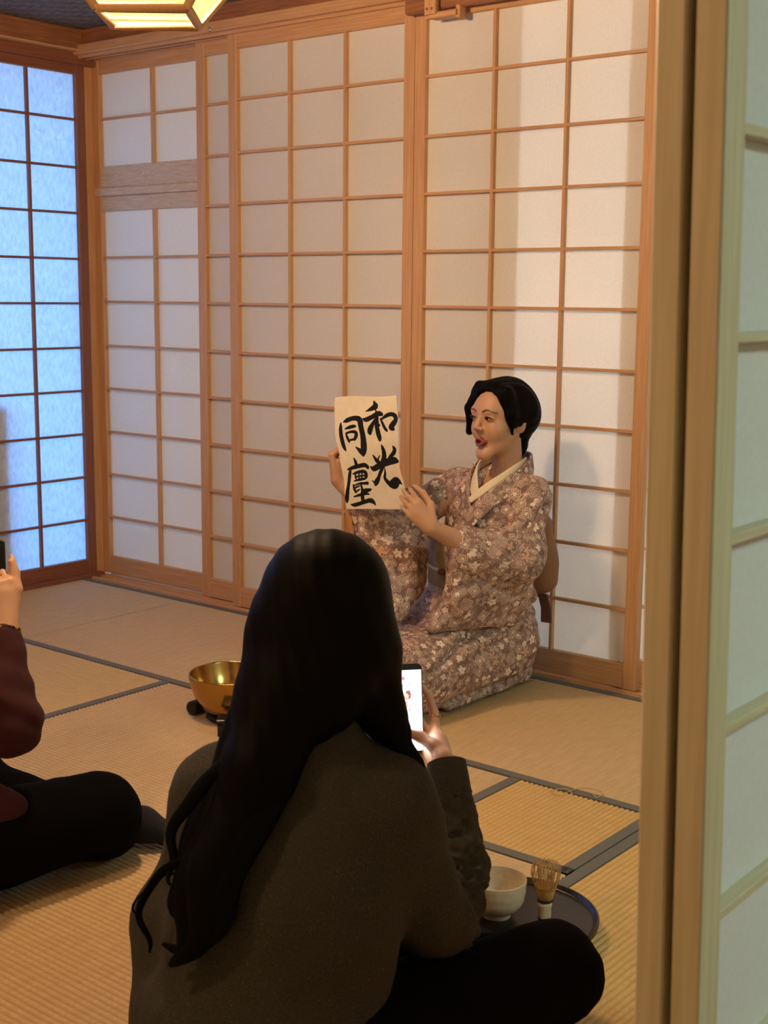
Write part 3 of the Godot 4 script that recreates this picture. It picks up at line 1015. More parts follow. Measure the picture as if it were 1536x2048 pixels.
func build_objects() -> void:
	sheet_of_calligraphy()
	# ---- brass singing bowl with its striker and a small black box
	var bp := Vector3(1.952, 0.0, 1.10)
	var bowl := thing("singing_bowl", bp, "shiny hammered brass singing bowl on the mat beside the seated visitor", "bowl")
	var bb := Buf.new()
	bb.lathe(PackedVector2Array([Vector2(0.0, 0.018), Vector2(0.045, 0.020), Vector2(0.080, 0.042), Vector2(0.106, 0.080), Vector2(0.119, 0.118), Vector2(0.1225, 0.138), Vector2(0.1245, 0.1415), Vector2(0.127, 0.1415), Vector2(0.1285, 0.138), Vector2(0.1255, 0.115), Vector2(0.113, 0.076), Vector2(0.088, 0.036), Vector2(0.055, 0.014), Vector2(0.0, 0.010)]), bp, 64, 0.0015)
	var brass := mat(rgb(188, 148, 84), 0.26, 1.0)
	brass.roughness_texture = noise_tex(61, 0.05, [[0.0, Color(0.55, 0.55, 0.55)], [1.0, Color(1.0, 1.0, 1.0)]], 3, 256)
	brass.uv1_triplanar = true
	brass.uv1_scale = Vector3(4, 4, 4)
	wput("bowl_body", bb, brass, bowl)
	var cu := Buf.new()
	cu.lathe(PackedVector2Array([Vector2(0.0, 0.001), Vector2(0.070, 0.001), Vector2(0.079, 0.008), Vector2(0.074, 0.018), Vector2(0.050, 0.020), Vector2(0.0, 0.012)]), bp, 32)
	wput("ring_cushion", cu, M.rubber, bowl)
	var st := thing("striker", Vector3(1.846, 0.022, 1.175), "black padded striker lying in front of the brass bowl", "striker")
	var sb := Buf.new()
	var dir := Vector3(0.05, 0.0, 0.95).normalized()
	var sp := Vector3(1.842, 0.0225, 1.165)
	sb.tube(PackedVector3Array([sp + dir * 0.001, sp, sp - dir * 0.004, sp - dir * 0.060, sp - dir * 0.064]), PackedFloat32Array([0.012, 0.019, 0.0215, 0.0215, 0.017]), PackedFloat32Array([0.012, 0.019, 0.0215, 0.0215, 0.017]), 20)
	wput("padded_head", sb, M.rubber, st)
	var sh := Buf.new()
	sh.tube(PackedVector3Array([sp - dir * 0.06, sp - dir * 0.16]), PackedFloat32Array([0.009, 0.008]), PackedFloat32Array([0.009, 0.008]), 10)
	wput("handle", sh, M.beam_x, st)
	var bx := thing("lacquer_box", Vector3(2.050, 0.0, 1.205), "small black lacquer box between the brass bowl and the visitor", "box")
	bx.rotation.y = 0.75
	bar("box_body", Vector3(-0.035, 0.0, -0.028), Vector3(0.035, 0.036, 0.028), M.black, bx, 0.003)
	bar("box_lid", Vector3(-0.037, 0.0365, -0.030), Vector3(0.037, 0.050, 0.030), M.black, bx, 0.004)
	# ---- tea things on a round black tray
	var tp := Vector3(3.345, 0.0, 1.69)
	var tray := thing("round_tray", tp, "round black lacquer tray on the mat beside the visitor's knee", "tray")
	var tb := Buf.new()
	tb.lathe(PackedVector2Array([Vector2(0.0, 0.030), Vector2(0.155, 0.030), Vector2(0.160, 0.033), Vector2(0.163, 0.040), Vector2(0.166, 0.041), Vector2(0.169, 0.038), Vector2(0.168, 0.028), Vector2(0.160, 0.022), Vector2(0.0, 0.022)]), tp, 64)
	wput("tray_top", tb, mat(rgb(24, 19, 17), 0.28), tray)
	var tf := Buf.new()
	tf.lathe(PackedVector2Array([Vector2(0.120, 0.023), Vector2(0.132, 0.023), Vector2(0.135, 0.001), Vector2(0.123, 0.001), Vector2(0.120, 0.023)]), tp, 48)
	wput("foot_ring", tf, mat(rgb(40, 26, 19), 0.4), tray)
	var cp := Vector3(3.315, 0.031, 1.708)
	var cup := thing("tea_bowl", cp, "off-white ridged ceramic tea bowl on the black tray", "bowl")
	var cb := Buf.new()
	cb.lathe(PackedVector2Array([Vector2(0.0, 0.014), Vector2(0.025, 0.016), Vector2(0.042, 0.028), Vector2(0.052, 0.048), Vector2(0.0552, 0.066), Vector2(0.0565, 0.0775), Vector2(0.0580, 0.0790), Vector2(0.0596, 0.0775), Vector2(0.0590, 0.068), Vector2(0.0578, 0.060), Vector2(0.0582, 0.054), Vector2(0.0560, 0.046), Vector2(0.0548, 0.041), Vector2(0.0545, 0.036), Vector2(0.0495, 0.026), Vector2(0.042, 0.017), Vector2(0.031, 0.010), Vector2(0.028, 0.008), Vector2(0.0, 0.008)]), cp, 56, 0.004)
	var clay := tri_mat(noise_tex(71, 0.03, [[0.0, rgb(200, 180, 148)], [0.6, rgb(208, 190, 158)], [1.0, rgb(216, 200, 170)]], 4, 256), Vector3(9, 9, 9), 0.42)
	wput("glazed_body", cb, clay, cup)
	var cf := Buf.new()
	cf.lathe(PackedVector2Array([Vector2(0.0, 0.010), Vector2(0.027, 0.010), Vector2(0.0285, 0.0), Vector2(0.022, 0.0), Vector2(0.021, 0.004), Vector2(0.0, 0.004)]), cp, 32)
	wput("foot_ring", cf, clay, cup)
	whisk(Vector3(3.395, 0.031, 1.655))
	# ---- loose thread on the hearth mat border
	var th := thing("loose_thread", Vector3(3.07, 0.0, 0.97), "thin pale curled thread lying on the border of the square mat", "thread")
	var t1 := Buf.new()
	var cr := curve([Vector3(3.095, 0.002, 0.945), Vector3(3.118, 0.004, 0.962), Vector3(3.106, 0.003, 0.918), Vector3(3.058, 0.004, 0.921), Vector3(3.040, 0.003, 0.965), Vector3(3.035, 0.003, 1.010), Vector3(3.000, 0.003, 0.995), Vector3(3.028, 0.004, 0.962), Vector3(3.060, 0.003, 0.985)], 8)
	t1.tube(cr, ramp([0.0011], cr.size()), ramp([0.0011], cr.size()), 5)
	wput("thread", t1, mat(rgb(206, 176, 126), 0.6), th)
	# ---- timber bracket and rail end over the right hand screens, and a picture hook
	var br := thing("rail_bracket", Vector3(1.93, 2.20, 0.13), "wooden rail end carried by a pegged bracket above the bright screen", "bracket")
	var q := br.position
	bar("rail_end", Vector3(1.833, 2.176, 0.119) - q, Vector3(1.935, 2.235, 0.150) - q, M.beam_x, br, 0.006)
	bar("hanger", Vector3(1.928, 2.160, 0.150) - q, Vector3(1.974, 2.232, 0.172) - q, M.wood_v, br, 0.003)
	bar("hanger_foot", Vector3(1.940, 2.150, 0.112) - q, Vector3(2.050, 2.168, 0.162) - q, M.wood_x, br, 0.003)
	bar("hanger_tip", Vector3(2.040, 2.144, 0.112) - q, Vector3(2.056, 2.190, 0.150) - q, M.wood_v, br, 0.003)
	bar("rail", Vector3(1.982, 2.178, 0.119) - q, Vector3(2.70, 2.236, 0.152) - q, M.beam_x, br, 0.008)
	for x in [1.941, 1.960]:
		var pg := Buf.new()
		pg.tube(PackedVector3Array([Vector3(x, 2.178, 0.170), Vector3(x, 2.178, 0.1745)]), PackedFloat32Array([0.0055, 0.0045]), PackedFloat32Array([0.0055, 0.0045]), 12)
		wput("peg", pg, M.beam_x, br)
	for hp in [[Vector3(0.872, 2.243, 0.118), "small metal hook screwed into the lintel above the left screens"], [Vector3(1.812, 2.246, 0.118), "small metal hook beside the pegged rail bracket"]]:
		var hk := thing("picture_hook", hp[0], hp[1], "hook", "hooks on the lintel")
		var hb := Buf.new()
		var o: Vector3 = hp[0]
		var hc := curve([o, o + Vector3(0, 0.001, 0.012), o + Vector3(0.006, 0.003, 0.016), o + Vector3(0.011, -0.006, 0.014), o + Vector3(0.004, -0.012, 0.014)], 5)
		hb.tube(hc, ramp([0.0026], hc.size()), ramp([0.0026], hc.size()), 8)
		wput("hook_wire", hb, M.steel, hk)
	# ---- phones
	phone("smartphone", "smartphone with a glowing white screen held up by the woman with long hair", [Vector3(3.236, 0.587, 1.957), Vector3(3.265, 0.581, 1.891), Vector3(3.290, 0.424, 1.928), Vector3(3.264, 0.430, 1.990)], true)
	phone("smartphone", "dark smartphone held by the visitor in maroon at the left edge", [Vector3(2.262, 0.728, 2.180), Vector3(2.312, 0.728, 2.126), Vector3(2.316, 0.578, 2.130), Vector3(2.266, 0.578, 2.184)], false)


func sheet_of_calligraphy() -> void:
	var q := [Vector3(2.055, 0.945, 0.752), Vector3(2.288, 0.965, 0.752), Vector3(2.347, 0.634, 0.758), Vector3(2.106, 0.608, 0.758)]
	var o := thing("calligraphy_sheet", q[3], "white paper sheet with four large black brush characters held up by the kneeling woman", "calligraphy")
	var b := Buf.new()
	b.with_uv = true
	var nu := 18; var nv := 24
	for s in 2:
		var v0 := b.v.size(); var i0 := b.i.size()
		for j in nv + 1:
			for k in nu + 1:
				var u := float(k) / nu; var v := float(j) / nv
				var p: Vector3 = (q[0] as Vector3).lerp(q[1], u).lerp((q[3] as Vector3).lerp(q[2], u), v)
				p.z += 0.012 * sin(v * PI * 1.15 + 0.3) * (0.4 + u * 0.6) + 0.004 * sin(u * 5.0 + v * 3.0) + 0.0018 * sin(v * 23.0 + u * 6.0)
				p.x += 0.006 * sin(v * 7.0) * (u * 2.0 - 1.0) - 0.004 * sin(v * PI)
				p.y += 0.003 * sin(u * 6.0) * (1.0 - v)
				b.vert(p - Vector3(0, 0, 0.0006 * s), Vector3.ZERO, Color.WHITE, Vector2(u, v))
		for j in nv:
			for k in nu:
				var f := v0 + j * (nu + 1) + k
				if s == 0:
					b.tri(f, f + 1, f + nu + 2); b.tri(f, f + nu + 2, f + nu + 1)
				else:
					b.tri(f, f + nu + 2, f + 1); b.tri(f, f + nu + 1, f + nu + 2)
		b.smooth(v0, i0)
	var m := mat(Color.WHITE, 0.9)
	m.albedo_texture = ink_texture()
	m.backlight_enabled = true
	m.backlight = Color(0.3, 0.3, 0.3)
	wput("paper", b, m, o)


func whisk(p: Vector3) -> void:
	var o := thing("tea_whisk", p, "bamboo tea whisk standing upright on the black tray beside the tea bowl", "whisk")
	var b := Buf.new()
	b.lathe(PackedVector2Array([Vector2(0.0, 0.0), Vector2(0.0125, 0.0), Vector2(0.0130, 0.004), Vector2(0.0126, 0.020), Vector2(0.0140, 0.026), Vector2(0.0143, 0.036), Vector2(0.0, 0.036)]), p, 24)
	wput("bamboo_handle", b, tri_mat(noise_tex(81, 0.02, [[0.0, rgb(206, 184, 140)], [1.0, rgb(226, 206, 164)]], 3, 128), Vector3(20, 2, 20), 0.5), o)
	var c := Buf.new()
	for y in [0.0365, 0.0385, 0.0405]:
		var ring := PackedVector3Array()
		for k in 25:
			ring.append(p + Vector3(cos(TAU * k / 24.0) * 0.0150, y, sin(TAU * k / 24.0) * 0.0150))
		c.tube(ring, ramp([0.0012], 25), ramp([0.0012], 25), 6, Vector3.UP)
	wput("binding_thread", c, mat(rgb(38, 26, 20), 0.7), o)
	var sl := Buf.new()
	sl.lathe(PackedVector2Array([Vector2(0.0, 0.038), Vector2(0.0146, 0.038), Vector2(0.0190, 0.056), Vector2(0.0222, 0.068), Vector2(0.0208, 0.069), Vector2(0.0, 0.060)]), p, 32)
	var cane := mat(rgb(206, 158, 92), 0.5)
	wput("split_collar", sl, cane, o)
	var t := Buf.new()
	for ring in 2:
		var n := 44 if ring == 0 else 26
		for k in n:
			var a := TAU * (k + ring * 0.4) / n
			var d := Vector3(cos(a), 0, sin(a))
			var s := 1.0 if ring == 0 else 0.55
			var wob := 0.002 * sin(k * 2.3)
			var pts := curve([p + d * 0.0205 * (s * 0.4 + 0.6) + Vector3(0, 0.062, 0), p + d * (0.0262 + wob) * s + Vector3(0, 0.085, 0), p + d * (0.0275 + wob) * s + Vector3(0, 0.100, 0), p + d * (0.0225 + wob) * s + Vector3(0, 0.1135 + wob, 0), p + d * 0.0135 * s + Vector3(0, 0.116, 0)], 3)
			t.tube(pts, ramp([0.0011, 0.0008, 0.0006], pts.size()), ramp([0.0007, 0.0006, 0.0005], pts.size()), 4)
	var to := wput("tines", t, cane, o)
	to.set_meta("kind", "stuff")


# corners as seen from the screen side: top left, top right, bottom right, bottom left
func phone(called: String, label: String, q: Array, lit: bool) -> void:
	var o := thing(called, (q[0] + q[1] + q[2] + q[3]) * 0.25, label, "phone")
	var x: Vector3 = (q[1] - q[0] + q[2] - q[3]).normalized()
	var y: Vector3 = (q[0] - q[3] + q[1] - q[2])
	y = (y - x * y.dot(x)).normalized()
	var z := x.cross(y)
	o.basis = Basis(x, y, z)
	var w: float = (q[0].distance_to(q[1]) + q[3].distance_to(q[2])) * 0.25
	var h: float = (q[0].distance_to(q[3]) + q[1].distance_to(q[2])) * 0.25
	var r := 0.010
	var outline := func(ix: float, iz: float) -> PackedVector3Array:
		var p := PackedVector3Array()
		for c in 4:
			var cx: float = [1, -1, -1, 1][c] * (w - r); var cy: float = [1, 1, -1, -1][c] * (h - r)
			for k in 6:
				var a := PI * 0.5 * (c + k / 5.0)
				p.append(Vector3(cx + cos(a) * (r - ix), cy + sin(a) * (r - ix), iz))
		return p
	var b := Buf.new()
	b.loft([outline.call(0.0022, -0.0088), outline.call(0.0005, -0.0075), outline.call(0.0, -0.0045), outline.call(0.0005, -0.0012), outline.call(0.0018, 0.0)])
	put("case", b.mesh(), M.rubber, o)
	var cam := Buf.new()
	cam.box(Vector3(w - 0.034, h - 0.036, -0.0108), Vector3(w - 0.006, h - 0.008, -0.0085))
	put("camera_bump", cam.mesh(), M.black, o)
	for k in 2:
		var lens := Buf.new()
		lens.tube(PackedVector3Array([Vector3(w - 0.014 - k * 0.012, h - 0.016 - k * 0.012, -0.0105), Vector3(w - 0.014 - k * 0.012, h - 0.016 - k * 0.012, -0.0118)]), PackedFloat32Array([0.005, 0.0045]), PackedFloat32Array([0.005, 0.0045]), 14)
		put("lens", lens.mesh(), M.steel, o)
	var s := Buf.new()
	s.with_uv = true
	var sw := w - 0.0035; var shh := h - 0.004
	var top := shh - (0.008 if lit else 0.0)
	for k in 4:
		s.vert(Vector3([-sw, sw, sw, -sw][k], [top, top, -shh, -shh][k], 0.0005), Vector3(0, 0, 1), Color.WHITE, [Vector2(0, 0), Vector2(1, 0), Vector2(1, 1), Vector2(0, 1)][k])
	s.tri(0, 1, 2); s.tri(0, 2, 3)
	var m := mat(rgb(12, 12, 14), 0.15)
	if lit:
		m.albedo_color = Color.WHITE
		m.albedo_texture = screen_texture()
		m.emission_enabled = true
		m.emission = Color.WHITE
		m.emission_operator = BaseMaterial3D.EMISSION_OP_MULTIPLY
		m.emission_texture = m.albedo_texture
		m.emission_energy_multiplier = 1.7
	put("lit_screen" if lit else "dark_screen", s.mesh(), m, o)
	if lit:
		var l := AreaLight3D.new()
		l.name = "screen_light"
		o.add_child(l)
		l.position = Vector3(0, 0, 0.003)
		l.rotation_degrees.y = 180
		l.area_size = Vector2(w * 1.8, h * 1.8)
		l.light_color = Color(0.92, 0.95, 1.0)
		l.light_energy = 0.03
		l.area_range = 4.0
		l.area_attenuation = 2.0
		l.shadow_enabled = true


# what the phone shows: an overexposed camera view, white with a few dark red-brown marks
func screen_texture() -> ImageTexture:
	var w := 140; var h := 300
	var im := Image.create(w, h, false, Image.FORMAT_RGB8)
	im.fill(Color(0.97, 0.97, 1.0))
	var r := RandomNumberGenerator.new()
	r.seed = 4
	var dots := [[76, 92, 17, Color(0.45, 0.30, 0.36)], [68, 98, 13, Color(0.95, 0.72, 0.62)], [66, 128, 12, Color(0.92, 0.66, 0.55)], [56, 30, 8, Color(0.92, 0.45, 0.5)]]
	for d in dots:
		for y in range(d[1] - d[2], d[1] + d[2]):
			for x in range(d[0] - d[2], d[0] + d[2]):
				if Vector2(x - d[0], (y - d[1]) * 0.8).length() < d[2] * 0.8:
					im.set_pixel(x, y, d[3])
	for k in 60:
		var p := Vector2(r.randf_range(44, 96), r.randf_range(40, 205))
		var a := r.randf_range(0.6, 2.4)
		var c := Color(0.50, 0.36, 0.44) if k % 3 else Color(0.88, 0.45, 0.42)
		for q in r.randi_range(4, 14):
			im.fill_rect(Rect2i(clampi(int(p.x), 0, w - 3), clampi(int(p.y), 0, h - 3), 2, 2), c)
			p += Vector2(cos(a), sin(a)) * 1.4
			a += r.randf_range(-0.5, 0.5)
	for k in 24:
		var p := Vector2(r.randf_range(36, 90), r.randf_range(228, 280))
		im.fill_rect(Rect2i(int(p.x), int(p.y), r.randi_range(3, 9), 2), Color(0.72, 0.62, 0.55))
	return ImageTexture.create_from_image(im)

# ---------------------------------------------------------------- people
const SKIN := Color(0.57, 0.32, 0.195)

# taupe cloth printed with pale line work: flowers, diamonds, hexagons, leaves
func kimono_texture() -> ImageTexture:
	var s := 1024
	var r := RandomNumberGenerator.new()
	r.seed = 23
	var im := Image.create(s, s, false, Image.FORMAT_RGB8)
	var f := FastNoiseLite.new()
	f.seed = 6; f.frequency = 0.006
	var base := rgb(128, 98, 88); var base2 := rgb(146, 116, 106)
	for y in s:
		for x in s:
			im.set_pixel(x, y, base.lerp(base2, clampf(f.get_noise_2d(x, y) * 1.5 + 0.5, 0.0, 1.0)))
	var cream := rgb(240, 222, 204); var pale := rgb(218, 192, 174); var peach := rgb(214, 158, 124)
	var spots := []
	for k in 1500:
		var p := Vector2(r.randf() * s, r.randf() * s)
		var rad := r.randf_range(30, 72)
		var ok := true
		for q in spots:
			var dx := absf(p.x - q[0].x); var dy := absf(p.y - q[0].y)
			dx = minf(dx, s - dx); dy = minf(dy, s - dy)
			if Vector2(dx, dy).length() < (rad + q[1]) * 0.72:
				ok = false
				break
		if ok:
			spots.append([p, rad])
	var n := 0
	for q in spots:
		n += 1
		var rad: float = q[1]
		var kind := n % 6
		var turn := r.randf() * TAU
		var ct := cos(turn); var sn := sin(turn)
		for y in range(-int(rad), int(rad) + 1):
			for x in range(-int(rad), int(rad) + 1):
				var l := Vector2(x * ct + y * sn, -x * sn + y * ct) / rad
				var d := l.length()
				var a := l.angle()
				var col := Color(0, 0, 0, 0)
				if kind == 0:
					# five-petalled flower, cream with a darker heart
					var e := 0.50 + 0.22 * absf(cos(a * 2.5)) + 0.06 * cos(a * 5.0)
					if d < e:
						col = cream
						if d < 0.13 or d > e - 0.035:
							col = peach
				elif kind == 1 or kind == 5:
					# nested diamonds in a lattice
					var m := absf(l.x) + absf(l.y)
					var t := fposmod(m * 3.2, 1.0)
					if m < 0.98 and t > 0.54:
						col = pale
					if m < 0.16:
						col = cream
				elif kind == 2:
					# hexagon rings round a small flower
					var hx := maxf(absf(l.x), absf(l.x) * 0.5 + absf(l.y) * 0.866)
					var t2 := fposmod(hx * 4.0, 1.0)
					if hx < 0.88 and hx > 0.35 and t2 > 0.58:
						col = pale
					if d < 0.30 + 0.07 * cos(a * 6.0):
						col = cream
				elif kind == 3:
					# spray of leaves, outlined
					var e2 := 0.20 + 0.72 * pow(absf(cos(a * 2.5)), 1.5)
					if d < e2 and d > e2 - 0.17:
						col = pale
					elif d < e2 and n % 4 == 3:
						col = peach
				else:
					# curling arcs
					var t3 := fposmod(d * 3.6 + 0.35 * sin(a * 4.0), 1.0)
					if d < 0.95 and t3 > 0.62:
						col = pale
				if col.a > 0.0:
					im.set_pixel(posmod(int(q[0].x) + x, s), posmod(int(q[0].y) + y, s), col)
	# fine vine lines and dots between
	for k in 700:
		var p := Vector2(r.randf() * s, r.randf() * s)
		var a := r.randf() * TAU
		var w := r.randf_range(-0.13, 0.13)
		var c := pale if k % 3 else cream
		for q in r.randi_range(18, 60):
			for o in [Vector2i(0, 0), Vector2i(1, 0), Vector2i(0, 1), Vector2i(1, 1), Vector2i(2, 1)]:
				im.set_pixel(posmod(int(p.x) + o.x, s), posmod(int(p.y) + o.y, s), c)
			p += Vector2(cos(a), sin(a)) * 1.6
			a += w
	return ImageTexture.create_from_image(im)


# a hand: wrist w, towards the knuckles f, back of the hand n, thumb side s; bends = three angles for each of four fingers; thumb = its joints
func hand(g: Field, w: Vector3, f: Vector3, n: Vector3, s: Vector3, bends: Array, thumb: Array, sc := 1.0) -> Array:
	f = f.normalized()
	n = (n - f * n.dot(f)).normalized()
	s = (s - f * s.dot(f) - n * s.dot(n)).normalized()
	var side := [0.027, 0.0095, -0.0085, -0.0255]
	var reach := [0.086, 0.089, 0.085, 0.077]
	var length := [0.070, 0.078, 0.072, 0.056]
	var rad := [0.0086, 0.0088, 0.0083, 0.0073]
	var tips := []
	for k in 4:
		var base: Vector3 = w + (f * reach[k] + s * side[k]) * sc
		g.cap(w + s * side[k] * 0.55 * sc + f * 0.008, base, 0.0145 * sc, 0.0105 * sc, 0.012)
		var ang := 0.0
		var p := base
		var fan: Vector3 = (f + s * side[k] * 2.2).normalized()
		for j in 3:
			ang += bends[k][j]
			var d := (fan * cos(ang) - n * sin(ang)).normalized()
			var q: Vector3 = p + d * length[k] * [0.45, 0.31, 0.24][j] * sc
			g.cap(p, q, rad[k] * (1.0 - 0.10 * j) * sc, rad[k] * (0.92 - 0.12 * j) * sc, 0.004)
			p = q
		tips.append(p)
	g.cap(w + f * 0.02, w + f * 0.06 * sc, 0.017 * sc, 0.015 * sc, 0.014)
	for k in thumb.size() - 1:
		g.cap(thumb[k], thumb[k + 1], lerpf(0.0145, 0.0095, float(k) / max(1, thumb.size() - 2)) * sc, lerpf(0.0120, 0.0080, float(k) / max(1, thumb.size() - 2)) * sc, 0.008)
	return tips


func frame(at: Vector3, fwd: Vector3, up := Vector3.UP) -> Transform3D:
	var z := fwd.normalized()
	var x := up.cross(z).normalized()
	return Transform3D(Basis(x, z.cross(x), z), at)


# a head in its own axes: z forward, y up, x its left; centre between the ears
func head(b: Buf, xf: Transform3D, h: float, open_mouth: bool) -> void:
	var g := Field.new(Vector3(-0.105, -0.25, -0.135), Vector3(0.105, 0.145, 0.130), h)
	g.ell(Vector3(0, 0.035, -0.015), Vector3(0.072, 0.088, 0.092), 0.02)
	g.ell(Vector3(0, -0.028, 0.022), Vector3(0.0590, 0.078, 0.066), 0.03)
	g.ell(Vector3(0, 0.030, 0.040), Vector3(0.056, 0.052, 0.048), 0.02)
	for s in [-1.0, 1.0]:
		g.ell(Vector3(s * 0.033, -0.030, 0.054), Vector3(0.024, 0.028, 0.027), 0.02)
		g.cap(Vector3(s * 0.055, -0.042, -0.005), Vector3(s * 0.014, -0.100, 0.064), 0.012, 0.012, 0.025)
		g.ell(Vector3(s * 0.074, -0.010, -0.012), Vector3(0.008, 0.029, 0.017), 0.008, Basis(Vector3.UP, -s * 0.35))
		g.ell(Vector3(s * 0.0755, -0.006, -0.006), Vector3(0.006, 0.014, 0.008), 0.005, Basis.IDENTITY, true)
	g.cap(Vector3(-0.007, -0.107, 0.072), Vector3(0.007, -0.107, 0.072), 0.0125, 0.0125, 0.022)
	# brow, eye sockets, nose
	g.cap(Vector3(-0.036, 0.026, 0.078), Vector3(0.036, 0.026, 0.078), 0.009, 0.009, 0.02)
	for s in [-1.0, 1.0]:
		g.ell(Vector3(s * 0.031, 0.008, 0.101), Vector3(0.019, 0.0095, 0.013), 0.010, Basis.IDENTITY, true)
		g.ell(Vector3(s * 0.0315, 0.0055, 0.0775), Vector3(0.0145, 0.0100, 0.0125), 0.004)
	g.cap(Vector3(0, 0.016, 0.086), Vector3(0, -0.022, 0.1035), 0.0065, 0.0090, 0.010)
	for s in [-1.0, 1.0]:
		g.ell(Vector3(s * 0.0105, -0.0275, 0.0945), Vector3(0.0072, 0.0062, 0.0085), 0.006)
	# lips
	var my := -0.066
	var gap := 0.0085 if open_mouth else 0.0030
	for s in [-1.0, 1.0]:
		g.cap(Vector3(s * 0.0165, my, 0.0850), Vector3(s * 0.0035, my + gap, 0.0945), 0.0032, 0.0056, 0.006)
		g.cap(Vector3(s * 0.0165, my, 0.0850), Vector3(s * 0.0040, my - gap + 0.0005, 0.0925), 0.0032, 0.0060, 0.006)
	if open_mouth:
		g.ell(Vector3(0, my, 0.102), Vector3(0.0105, 0.0058, 0.022), 0.003, Basis.IDENTITY, true)
	# neck and the root of the shoulders
	g.cap(Vector3(0, -0.050, -0.028), Vector3(0, -0.170, -0.040), 0.044, 0.047, 0.022)
	g.ell(Vector3(0, -0.225, -0.035), Vector3(0.095, 0.045, 0.060), 0.04)
	var paint := func(p: Vector3, _n: Vector3) -> Color:
		var c := SKIN
		var dx := absf(p.x)
		if p.z > 0.070 and absf(p.y - my) < 0.025 and dx < 0.022:
			var q := Vector2(dx, p.y)
			var up_ := Geometry2D.get_closest_point_to_segment(q, Vector2(0.0175, my), Vector2(0.0030, my + gap + 0.0005)).distance_to(q)
			up_ = minf(up_, Geometry2D.get_closest_point_to_segment(q, Vector2(0.0030, my + gap + 0.0005), Vector2(0.0, my + gap - 0.0008)).distance_to(q))
			var low := Geometry2D.get_closest_point_to_segment(q, Vector2(0.0175, my), Vector2(0.0040, my - gap - 0.001)).distance_to(q)
			low = minf(low, Geometry2D.get_closest_point_to_segment(q, Vector2(0.0040, my - gap - 0.001), Vector2(0.0, my - gap - 0.001)).distance_to(q))
			var near := minf(up_ - 0.0036, low - 0.0046)
			c = SKIN.lerp(Color(0.33, 0.085, 0.068), 1.0 - smoothstep(0.0, 0.0028, near))
			if open_mouth and pow(dx / 0.0100, 2.0) + pow((p.y - my) / 0.0058, 2.0) < 1.0:
				c = Color(0.07, 0.012, 0.010)
		# brows
		if p.z > 0.045 and p.y > 0.012 and p.y < 0.045:
			var bq := Vector2(dx, p.y)
			var bd := 1.0
			var pts := [Vector2(0.0140, 0.0245), Vector2(0.0260, 0.0305), Vector2(0.0380, 0.0300), Vector2(0.0510, 0.0225)]
			for k in 3:
				bd = minf(bd, Geometry2D.get_closest_point_to_segment(bq, pts[k], pts[k + 1]).distance_to(bq) + 0.0007 * k)
			c = c.lerp(Color(0.035, 0.016, 0.010), 1.0 - smoothstep(0.0016, 0.0042, bd))
		return c
	g.into(b, xf, null, paint)


# eyes and brows are parts of their own
func face_parts(parent: Node3D, xf: Transform3D) -> void:
	var dark := mat(rgb(34, 22, 18), 0.6)
	for s in [-1.0, 1.0]:
		var e := Buf.new()
		var o := Vector3(s * 0.0315, 0.0050, 0.0800)
		var rings := []
		for k in 9:
			var a := PI * k / 8.0
			var ring := PackedVector3Array()
			for q in 16:
				var t := TAU * q / 16
				ring.append(xf * (o + Vector3(cos(t) * sin(a) * 0.0128, sin(t) * sin(a) * 0.0040, cos(a) * 0.0118)))
			rings.append(ring)
		e.loft(rings, false, false)
		wput("eyeball", e, mat(rgb(176, 150, 134), 0.3), parent)
		var ir := Buf.new()
		var io := o + Vector3(-0.0015, 0.0002, 0.0116)
		ir.tube(PackedVector3Array([xf * (io - Vector3(0, 0, 0.002)), xf * (io + Vector3(0, 0, 0.0007))]), PackedFloat32Array([0.0054, 0.0046]), PackedFloat32Array([0.0054, 0.0042]), 16)
		wput("iris", ir, mat(rgb(26, 15, 12), 0.12), parent)
		var lid := Buf.new()
		var lp := curve([xf * (o + Vector3(-s * 0.0140, -0.0006, 0.0065)), xf * (o + Vector3(-s * 0.0075, 0.0042, 0.0115)), xf * (o + Vector3(s * 0.0005, 0.0056, 0.0125)), xf * (o + Vector3(s * 0.0090, 0.0042, 0.0100)), xf * (o + Vector3(s * 0.0170, -0.0002, 0.0040))], 4)
		lid.tube(lp, ramp([0.0010, 0.0020, 0.0024, 0.0024, 0.0010], lp.size()), ramp([0.0010, 0.0018, 0.0022, 0.0020, 0.0008], lp.size()), 6)
		wput("upper_lash", lid, dark, parent)


func build_people() -> void:
	M.skin = mat(Color.WHITE, 0.5)
	M.skin.vertex_color_use_as_albedo = true
	M.skin.subsurf_scatter_enabled = true
	M.skin.subsurf_scatter_strength = 0.12
	M.jersey = mat(rgb(12, 10, 11), 0.95)
	M.jersey.metallic_specular = 0.15
	M.hair = mat(rgb(11, 9, 8), 0.55)
	M.hair.metallic_specular = 0.16
	kimono_woman()
	long_haired_woman()
	maroon_visitor()


func skin_paint(_p: Vector3, _n: Vector3) -> Color:
	return SKIN


